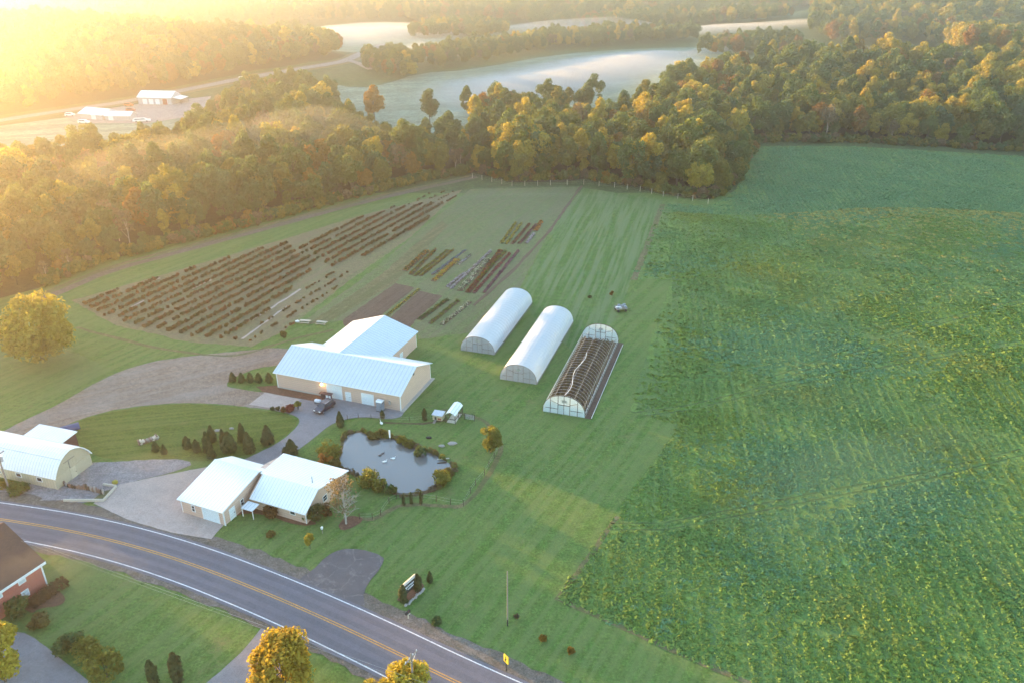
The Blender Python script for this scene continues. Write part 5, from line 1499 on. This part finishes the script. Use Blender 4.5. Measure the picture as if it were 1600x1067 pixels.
# ---- fences
def post_fence(name, pxs, label, h=1.25, r=.05, m='wood_dark', ground=flat, step=None, wires=2, wm='wire'):
    pts = [ground(*p) for p in pxs]
    if step: pts = resample(pts, step)
    x0, y0 = pts[0]; t = thing(name, label, 'fence', (x0, y0, H(x0, y0)))
    me = MB().tube([(0, 0, -.2), (0, 0, h)], r, 6).mesh('post', m)
    for x, y in pts: link('post', me, (x - x0, y - y0, H(x, y) - H(x0, y0)), parent=t)
    for k in range(wires):
        z = h * (k + 1) / (wires + .3)
        MB().tube([(x - x0, y - y0, H(x, y) - H(x0, y0) + z) for x, y in pts], .012, 3).build('wire', wm, t)
post_fence('pond_fence', [(562, 811), (582, 811), (595, 805), (608, 786), (620, 780), (661, 780), (682, 783), (704, 788), (724, 790), (735, 770), (743, 758), (757, 742), (764, 730), (772, 716), (782, 696)], 'dark post and wire fence below and right of the pond', 1.3, .06)
post_fence('barn_fence', [(543, 655), (560, 653), (580, 654), (600, 657), (640, 658), (665, 656), (720, 652), (738, 654)], 'thin post and wire fence between the barn and the pond', 1.1, .05)
post_fence('wood_fence', [(738, 280), (800, 292), (860, 291), (912, 289), (960, 294), (1000, 300), (1036, 308), (1082, 315), (1106, 320)], 'pale wooden post fence along the edge of the wood', 2.1, .09, 'wood_pale', at, 5.0, 3)
for x, y, h, lab in ((631, 789, 2.0, 'left of three slim dark cedars by the pond fence'), (643, 787, 2.1, 'middle of three slim dark cedars by the pond fence'), (658, 787, 2.2, 'right of three slim dark cedars by the pond fence')):
    pass
g = thing('gate', 'grey metal field gate at the end of the poultry run', 'gate', (*flat(727, 655), 0), R(-17))
for k in range(4): MB().tube([(0, 0, .3 + k * .28), (1.9, 0, .3 + k * .28)], .03, 5).build('bar', 'galvanised', g)
for x in (-.05, 1.95): MB().tube([(x, 0, -.1), (x, 0, 1.5)], .07, 6).build('post', 'wood_dark', g)

# ---- conifers, shrubs and garden trees
def conifer_mesh(seed, r, h, n, leaf, m, taper=1.0):
    q = np.random.default_rng(seed); u = q.uniform(0, 1, n) ** .75; a = q.uniform(0, 6.28, n)
    prof = np.interp(u, [0, .12, .35, .7, 1], [.72, 1.0, .88, .5 * taper + .1, .04])
    rr = r * prof * q.uniform(.6, 1.08, n) * (1 + .12 * np.sin(a * 3 + seed))
    C = np.column_stack([np.cos(a) * rr, np.sin(a) * rr, .08 + u * h])
    N = np.column_stack([np.cos(a), np.sin(a), np.full(n, .35)]) + q.normal(size=(n, 3)) * .4
    V, F = quads(C, N, leaf, q); return raw_mesh('foliage', V, F, m)
CON = [conifer_mesh(k, .85, 3.0, 750, .15, 'leaf_conifer') for k in range(3)]
NAR = [conifer_mesh(10 + k, .42, 3.0, 520, .12, 'leaf_conifer', 1.6) for k in range(2)]
STEM = MB().tube([(0, 0, -.2), (0, 0, 1.2)], .08, 5).mesh('stem', 'bark')
def conifer(px, py, h, w, label, kind=CON, m=None, group=None):
    k = random.randint(0, len(kind) - 1); base = .85 if kind is CON else .42
    t = thing('conifer', label, 'conifer', (*flat(px, py), .03), random.uniform(0, 6), group, (w / 2 / base, w / 2 / base, h / 3.0))
    f = link('foliage', kind[k], parent=t); link('stem', STEM, parent=t)
    if m: set_mat(f, m)
lawn = [(244, 705, 2.1, 1.4), (257.5, 709, 2.0, 1.2), (293, 700, 2.5, 1.8), (308, 706, 2.6, 1.6), (326, 706, 4.2, 1.9), (332, 690, 3.4, 1.8), (331, 715, 2.2, 1.6), (350, 697, 3.6, 1.5), (360, 706, 4.2, 2.7), (380, 692, 4.2, 1.8), (390, 707, 4.2, 2.1), (419.5, 694, 4.0, 2.4)]
for k, (x, y, h, w) in enumerate(lawn):
    conifer(x, y, h, w, '%s conifer from the left in the group on the round lawn' % ordinal(k), group='conifers on the round lawn')
for k, x in enumerate((364, 378, 391.5, 405, 421)):
    conifer(x, 597 - (1 if x < 370 else 0), 2.2, 1.6, '%s small rounded conifer from the left on the island beside the barn' % ordinal(k), group='conifers on the barn island')
conifer(532, 667, 3.4, 1.6, 'slim upright conifer on the grass between drive and pond')
conifer(456, 711, 3.3, 2.4, 'conifer peeking over the rear roof of the roadside house')
conifer(446, 713, 2.0, 1.2, 'small conifer left of the one behind the house roof')
conifer(663.5, 656, 2.6, 1.0, 'slim dark conifer left of the poultry coop', NAR)
conifer(597.5, 653, 1.7, .9, 'small dark conifer at the end of the paved drive by the barn', NAR)
for x, y, h, lab in ((631, 789, 2.1, 'left of three slim dark cedars by the pond fence'), (643, 787, 2.3, 'middle of three slim dark cedars by the pond fence'), (658, 787, 2.4, 'right of three slim dark cedars by the pond fence')):
    conifer(x, y, h, .55, lab, NAR)
conifer(630.5, 940, 3.0, 1.15, 'dark arborvitae at the left end of the farm sign', NAR)
conifer(653, 921, 2.8, 1.15, 'dark arborvitae at the right end of the farm sign', NAR)
conifer(672, 909, 1.9, 1.0, 'small dark conifer right of the farm sign')
conifer(241, 1068, 3.9, 1.3, 'left of two narrow dark arborvitae on the lower left lawn', NAR)
conifer(279, 1063, 4.6, 1.6, 'right of two narrow dark arborvitae on the lower left lawn', NAR)

def shrub(px, py, r, h, m, label, seed, n=700, leaf=.14, lobes=12, cat='shrub', wide=1.0, name='shrub', rz=0.0):
    me, L = crown_mesh('foliage', seed, r, .1, h, lobes, n, leaf, m)
    t = thing(name, label, cat, (*flat(px, py), .03), rz, None, (wide, 1, 1))
    link('foliage', me, parent=t)
    mb = MB()
    for p in L[:5]: mb.tube([(0, 0, -.1), (p[0] * .4, p[1] * .4, p[2] * .6), tuple(p)], [.06, .045, .015], 4)
    mb.build('stems', 'bark', t)
for k, a in enumerate((
    (514, 716, 2.3, 3.2, 'leaf_olive', 'large olive shrub on the left bank of the pond'),
    (508, 726, 1.6, 2.4, 'leaf_orange', 'orange-tinted shrub below the large olive one at the pond'),
    (522, 730, 1.4, 1.9, 'leaf_reed', 'low brown shrub at the left pond shore'),
    (512, 738, 1.5, 1.6, 'leaf_olive', 'low green shrub beside the house corner at the pond'),
    (572, 757, 2.3, 3.2, 'leaf_olive', 'large yellow-green shrub on the near bank of the pond'),
    (592, 764, 1.6, 2.0, 'leaf_olive', 'middle yellow-green shrub on the near bank of the pond'),
    (610, 769, 1.2, 1.4, 'leaf_green', 'small green shrub at the near bank by the fence'),
    (690, 755, 1.7, 2.6, 'leaf_olive', 'yellow-green shrub leaning over the right pond shore'),
    (702, 743, 1.2, 1.2, 'leaf_reed', 'brown shrub at the right tip of the pond'),
    (656, 711, 1.4, 1.6, 'leaf_green', 'green reed clump on the upper right pond shore'),
    (629, 694, 1.1, 1.4, 'leaf_olive', 'olive reed clump right of the white post'),
    (583, 684, 1.4, 1.1, 'leaf_reed', 'brown reed clump at the top left pond shore'),
    (596, 681, 1.2, 1.0, 'leaf_reed', 'brown reed clump left of the white post'),
    (640, 699, 1.0, 1.0, 'leaf_reed', 'brown reeds between the olive and green clumps'),
    (425, 806, 1.5, 1.9, 'leaf_hedge_brown', 'dark red-brown round shrub in front of the house porch'),
    (484, 812, 1.2, 2.2, 'leaf_olive', 'olive shrub at the front corner of the house'),
    (497, 814, 1.7, 3.4, 'leaf_conifer', 'dark shrub beside the house gable'),
    (512, 806, 1.2, 2.6, 'leaf_hedge_brown', 'brown shrub between dark shrub and bare tree'),
    (424, 838, .7, .9, 'leaf_reed', 'small brown plant on the lawn in front of the house'),
    (466, 640, .9, 1.9, 'leaf_olive', 'tall green shrub at the corner of the concrete pad'),
    (453, 643, 1.2, 1.3, 'leaf_red', 'dark red shrub in front of the concrete pad'),
    (443, 644, .7, 1.1, 'leaf_hedge_brown', 'small brown shrub left of the dark red one'),
    (434, 641, .5, .8, 'leaf_conifer', 'small dark shrub second from the left at the pad'),
    (426, 641, .45, .8, 'leaf_conifer', 'small dark shrub at the left end by the pad'),
    (114, 1016, 2.1, 3.4, 'leaf_green', 'left of three big dark shrubs beside the lower drive'),
    (140, 1030, 2.1, 3.4, 'leaf_olive', 'middle of three big shrubs beside the lower drive'),
    (168, 1058, 2.4, 3.8, 'leaf_olive', 'right and largest of three shrubs beside the lower drive'),
    (34, 958, 1.9, 2.6, 'leaf_green', 'green shrub in front of the brick house'),
    (60, 978, 1.5, 1.6, 'leaf_reed', 'hazy brown shrub at the end of the brick house bed'),
    (31, 768, 2.0, 1.7, 'leaf_green', 'dark green shrub against the cream barn wall'),
    (10, 762, 1.3, 1.3, 'leaf_olive', 'olive shrub left of the one at the cream barn'),
    (848, 1000, .55, .7, 'leaf_rust', 'small rust-coloured plant on the grass by the crop field'),
    (892, 1022, .5, 1.2, 'leaf_rust', 'thin rust sapling right of the small rust plant'),
    (807, 966, .4, 1.1, 'leaf_bare', 'dry sapling just right of the grey pole'),
    (684, 972, .9, .35, 'leaf_green', 'low green weed patch near the road'),
    (956, 462, .55, 1.3, 'leaf_rust', 'tiny orange sapling beyond the greenhouses'),
    (922, 466, .6, .5, 'leaf_conifer', 'tiny dark tuft on the mown grass'),
    (443, 528, .9, 1.8, 'leaf_reed', 'brown upright shrub behind the barn at the track'),
    (530, 838, .01, .01, 'leaf_bare', ''))):
    if a[5]: shrub(*a[:4], a[4], a[5], 800 + k, n=int(260 + 320 * a[2]), leaf=.09 + .035 * min(2, a[2]))
# clipped brown hedge at the brick house
qh = np.random.default_rng(901); nh = 2600
Ch = np.column_stack([qh.uniform(-2.7, 2.7, nh), qh.uniform(-.75, .75, nh), qh.uniform(.1, 1.45, nh)])
sel = (np.abs(Ch[:, 1]) > .55) | (Ch[:, 2] > 1.15) | (np.abs(Ch[:, 0]) > 2.4)
Ch = Ch[sel]; Ch[:, 2] -= .35 * np.clip(np.abs(Ch[:, 0]) - 2.0, 0, 1) ** 2
Vh, Fh = quads(Ch, Ch * np.array([.3, 1.2, 1.0]) - np.array([0, 0, .4]) + qh.normal(size=Ch.shape) * .4, .11, qh)
h = link('hedge', raw_mesh('hedge', Vh, Fh, 'leaf_hedge_brown'), (*flat(78, 930), .04), R(62)); tag(h, 'clipped rust-brown hedge along the brick house wall', 'hedge')

# garden and roadside trees
make_tree('near0', 601, 4.2, 1.2, 8.6, 30, 7500, .17, .20, 'leaf_gold', lobe=.34)
make_tree('near1', 602, 2.9, 1.0, 7.2, 24, 5200, .15, .15, 'leaf_yellow', lobe=.34, top=.9)
make_tree('near2', 603, 3.6, 1.0, 9.0, 26, 6000, .17, .18, 'leaf_gold', lobe=.3)
make_tree('maple', 604, 8.6, 1.6, 14.5, 46, 9000, .30, .4, 'leaf_yellow', lobe=.30)
make_tree('willow', 605, 2.3, .6, 6.2, 18, 3200, .14, .13, 'leaf_olive', lobe=.36)
make_tree('sapling', 606, .75, .7, 3.0, 14, 620, .12, .05, 'leaf_gold', lobe=.4)
make_tree('lone', 607, 5.2, 3.0, 17.5, 22, 3000, .4, .26, 'leaf_green')
x, y = flat(437, 1020, 6.2); plant_tree('near0', x, y, 1.0, 1.0, 'leaf_roadside', 'big amber and olive tree at the bottom edge beside the side drive', wide=1.05) if 'leaf_roadside' in MATS else plant_tree('near0', x, y, 1.0, 1.0, 'leaf_yellow', 'big amber tree at the bottom edge beside the side drive')
x, y = flat(634, 1046, 6.2); plant_tree('near1', x, y, 1.0, 2.0, 'leaf_gold', 'yellow tree at the bottom edge in front of the utility pole')
x, y = flat(588, 1076, 5.0); plant_tree('near1', x, y, .8, 4.0, 'leaf_gold', 'small yellow tree left of the one in front of the utility pole')
x, y = flat(-12, 1010, 6.0); plant_tree('near2', x, y, 1.0, .5, 'leaf_gold', 'golden tree at the lower left corner of the view')
x, y = flat(66, 562); plant_tree('maple', x, y, 1.0, .3, 'leaf_yellow', 'large round golden tree at the left beside the gravel drive')
x, y = flat(766, 707); plant_tree('willow', x, y, 1.0, .3, 'leaf_olive', 'yellow-green tree at the bend of the pond fence')
x, y = flat(485, 857); plant_tree('sapling', x, y, 1.0, 0, 'leaf_gold', 'small yellow-green sapling on the roadside lawn')
x, y = at(672, 196); plant_tree('lone', x, y, 1.05, 1.0, 'green', 'lone dark green tree at the near edge of the valley field')
x, y = at(586, 192); plant_tree('lone', x, y, 1.1, 2.6, 'rust', 'tall orange-brown tree left of the valley field')
x, y = flat(541, 818)
t = thing('bare_tree', 'pale half-bare tree with grey twigs at the house corner', 'tree', (x, y, 0), 1.2, None, 1.3)
link('trunk', bare_twigs(55, 7.0, .15, 2.3, 60), parent=t)
cm, _ = crown_mesh('crown', 91, 2.2, .8, 7.4, 16, 620, .12, 'leaf_bare'); link('crown', cm, parent=t)
t = thing('birdhouse', 'white birdhouse on a short post in the roadside lawn', 'birdhouse', (*flat(504, 833), 0))
MB().tube([(0, 0, 0), (0, 0, .9)], .05, 6).build('post', 'wood_grey', t); MB().box(-.14, .14, -.14, .14, .9, 1.2).build('house', 'feather_white', t); MB().extrude([(-.2, 1.2), (.2, 1.2), (0, 1.36)], 'y', -.18, .18).build('roof', 'feather_white', t)

# far vehicles
def far_vehicle(px, py, rz, m, label, L=5.0):
    x, y = at(px, py); t = thing('vehicle', label, 'vehicle', (x, y, H(x, y) + .45), rz)
    MB().extrude([(-L / 2, .3), (L / 2, .3), (L / 2, 1.2), (L * .3, 1.3), (L * .18, 1.9), (-L * .4, 1.95), (-L / 2, 1.3)], 'y', -.95, .95).build('body', m, t)
    MB().extrude([(L * .27, 1.32), (L * .165, 1.8), (-L * .36, 1.82), (-L * .4, 1.32)], 'y', -.97, .97).build('windows', 'glass_dark', t)
    for xx in (-L * .3, L * .3):
        for yy in (-.85, .85): MB().tube([(xx, yy - .13, .33), (xx, yy + .13, .33)], .34, 10).build('wheel', 'rubber', t)
far_vehicle(379, 126, R(25), 'white_trim', 'white van driving on the valley road')
far_vehicle(110, 183, R(10), 'white_trim', 'white car parked left of the low far building')
far_vehicle(132, 195, R(-10), 'white_trim', 'white trailer on the grass of the far clearing', 6)
far_vehicle(202, 168, R(0), 'orange_paint', 'orange machine in the far farm yard')
far_vehicle(205, 176, R(5), 'red_paint', 'red and white machine in the far farm yard')
far_vehicle(222, 192, R(15), 'white_trim', 'white flatbed at the near edge of the far yard', 9)

def reeds():
    q = np.random.default_rng(17); pts = []
    for x, y in resample(pond_poly + pond_poly[:1], .7):
        px, py = pix(x, y, 0)
        if py > 766 and q.uniform() < .7: continue
        if q.uniform() < .72: pts.append((pc[0] + (x - pc[0]) * (1.02 + q.uniform(0, .05)), pc[1] + (y - pc[1]) * (1.03 + q.uniform(0, .06)), .04))
    kinds = [tuft(950 + k, 46, .5, .8, .13, m) for k, m in enumerate(('leaf_reed', 'leaf_reed', 'leaf_olive', 'leaf_bare'))]
    stuff(gn_scatter('reeds', np.array(pts), q.integers(0, 4, len(pts)), q.uniform(0, 6.28, len(pts)), q.uniform(.5, 1.3, len(pts)), kinds), 'brown and olive reeds fringing the pond shore', 'reeds')
reeds()

# ================================================================== AIR
def fog(name, poly, thick, dens, seed, grid, label, g=0.0, col=(0.92, 0.95, 1.0), edge=30.0):
    """a closed low bank of mist: thickest in the middle, feathering out at its edge"""
    V, F = tri_poly(poly, grid); n = len(V)
    q = np.random.default_rng(seed)
    e = edge_dist(V, poly)
    t = sstep(0, edge, e) * thick * (.9 + .1 * np.sin(V[:, 0] / 37.0 + seed) * np.cos(V[:, 1] / 29.0)) + .05
    z = hgt(V[:, 0], V[:, 1])
    vs = [(x, y, w + h) for (x, y), w, h in zip(V, z, t)] + [(x, y, w - .3) for (x, y), w in zip(V, z)]
    fs = list(F) + [tuple(i + n for i in f[::-1]) for f in F]
    cnt = {}
    for f in F:
        for i in range(len(f)): cnt[(f[i], f[(i + 1) % len(f)])] = 1
    for (a, b) in list(cnt):
        if (b, a) not in cnt: fs.append((b, a, a + n, b + n))
    me = bpy.data.meshes.new(name); me.from_pydata(vs, [], fs); me.update()
    bmm = bmesh.new(); bmm.from_mesh(me); bmesh.ops.recalc_face_normals(bmm, faces=bmm.faces); bmm.to_mesh(me); bmm.free()
    m = bpy.data.materials.new(name); m.use_nodes = True; nn = m.node_tree.nodes; nn.clear()
    out = nn.new('ShaderNodeOutputMaterial'); pv = nn.new('ShaderNodeVolumePrincipled')
    pv.inputs['Color'].default_value = (*col, 1); pv.inputs['Density'].default_value = dens; pv.inputs['Anisotropy'].default_value = g
    m.node_tree.links.new(pv.outputs[0], out.inputs['Volume'])
    me.materials.append(m)
    return stuff(link(name, me), label, 'mist')
fog('mist', smooth_poly(PA((600, 160), (680, 186), (800, 184), (960, 162), (1100, 108), (1130, 80), (1000, 76), (880, 88), (740, 114), (640, 130)), 2), 8, .045, 1, 14, 'white mist lying on the valley field', edge=90)
fog('mist', smooth_poly(PA((400, 58), (480, 74), (600, 76), (660, 66), (760, 62), (760, 50), (640, 42), (500, 44)), 2), 12, .014, 2, 30, 'white mist bank beyond the valley road at upper left', edge=70)
fog('mist', smooth_poly(PA((1040, 58), (1180, 52), (1330, 40), (1330, 30), (1180, 38), (1040, 46)), 2), 18, .022, 3, 30, 'long mist streak below the far wooded hill', edge=60)
fog('mist', smooth_poly(PA((610, 225), (680, 222), (720, 240), (700, 270), (650, 275), (612, 250)), 2), 24, .012, 4, 8, 'grey mist pocket rising among the trees behind the berry field', edge=25)

fog('mist', smooth_poly(PA((560, 92), (640, 98), (760, 84), (860, 66), (840, 56), (700, 74), (580, 78)), 2), 16, .010, 5, 24, 'thin mist among the belt trees beside the valley road', edge=60)
fog('mist', smooth_poly(PA((760, 50), (900, 56), (1060, 50), (1040, 38), (900, 40), (770, 42)), 2), 18, .014, 6, 30, 'mist between the far tree belts at the top centre', edge=70)
fog('mist', smooth_poly(PA((700, 26), (860, 30), (1020, 30), (1240, 24), (1240, 16), (1000, 20), (720, 18)), 2), 24, .008, 7, 40, 'mist veil in front of the farthest forest', edge=90)
fog('mist', smooth_poly(PA((-40, 330), (200, 268), (400, 216), (540, 200), (690, 240), (742, 262), (640, 285), (400, 340), (200, 390), (-40, 450)), 2), 25, .0022, 9, 16, 'thin golden mist hanging over the hazy left wood', .7, edge=45)
fog('mist', smooth_poly(PA((1040, 92), (1160, 86), (1280, 80), (1280, 70), (1160, 70), (1060, 78)), 2), 16, .012, 8, 20, 'mist filling the hollow behind the right-hand wood', edge=50)

def puff(px, py, rx, ry, th, dens, seed, label, rz=0.0):
    x, y = flat(px, py)
    poly = [(x + math.cos(a) * rx * math.cos(rz) - math.sin(a) * ry * math.sin(rz), y + math.cos(a) * rx * math.sin(rz) + math.sin(a) * ry * math.cos(rz)) for a in np.linspace(0, 6.283, 36)[:-1]]
    fog('mist', poly, th, dens, seed, 3.0, label, .75, edge=min(rx, ry))
puff(60, 590, 20, 12, 11, .008, 11, 'pale mist drifting under the large round golden tree', R(-20))
puff(240, 770, 16, 8, 9, .008, 12, 'thin mist drifting across the drive between the two left buildings', R(20))
puff(90, 950, 14, 9, 12, .010, 13, 'thin mist drifting over the lawn beside the brick house', R(40))
puff(1340, 760, 40, 16, 8, .0035, 15, 'faint mist drifting over the crop field', R(25))
puff(760, 330, 60, 22, 9, .004, 16, 'faint mist over the upper garden ground', R(10))

def haze():
    mb = MB().box(-5400, 5400, -1300, 5800, -1.5, 100.0)
    me = mb.mesh('haze'); m = bpy.data.materials.new('haze'); m.use_nodes = True; nn = m.node_tree.nodes; nn.clear()
    out = nn.new('ShaderNodeOutputMaterial'); pv = nn.new('ShaderNodeVolumePrincipled')
    pv.inputs['Color'].default_value = (0.95, 0.95, 0.97, 1); pv.inputs['Density'].default_value = HAZE_DENSITY; pv.inputs['Anisotropy'].default_value = HAZE_G
    m.node_tree.links.new(pv.outputs[0], out.inputs['Volume'])
    me.materials.append(m)
    stuff(link('haze', me), 'thin golden morning haze filling the whole valley air', 'haze')
haze()
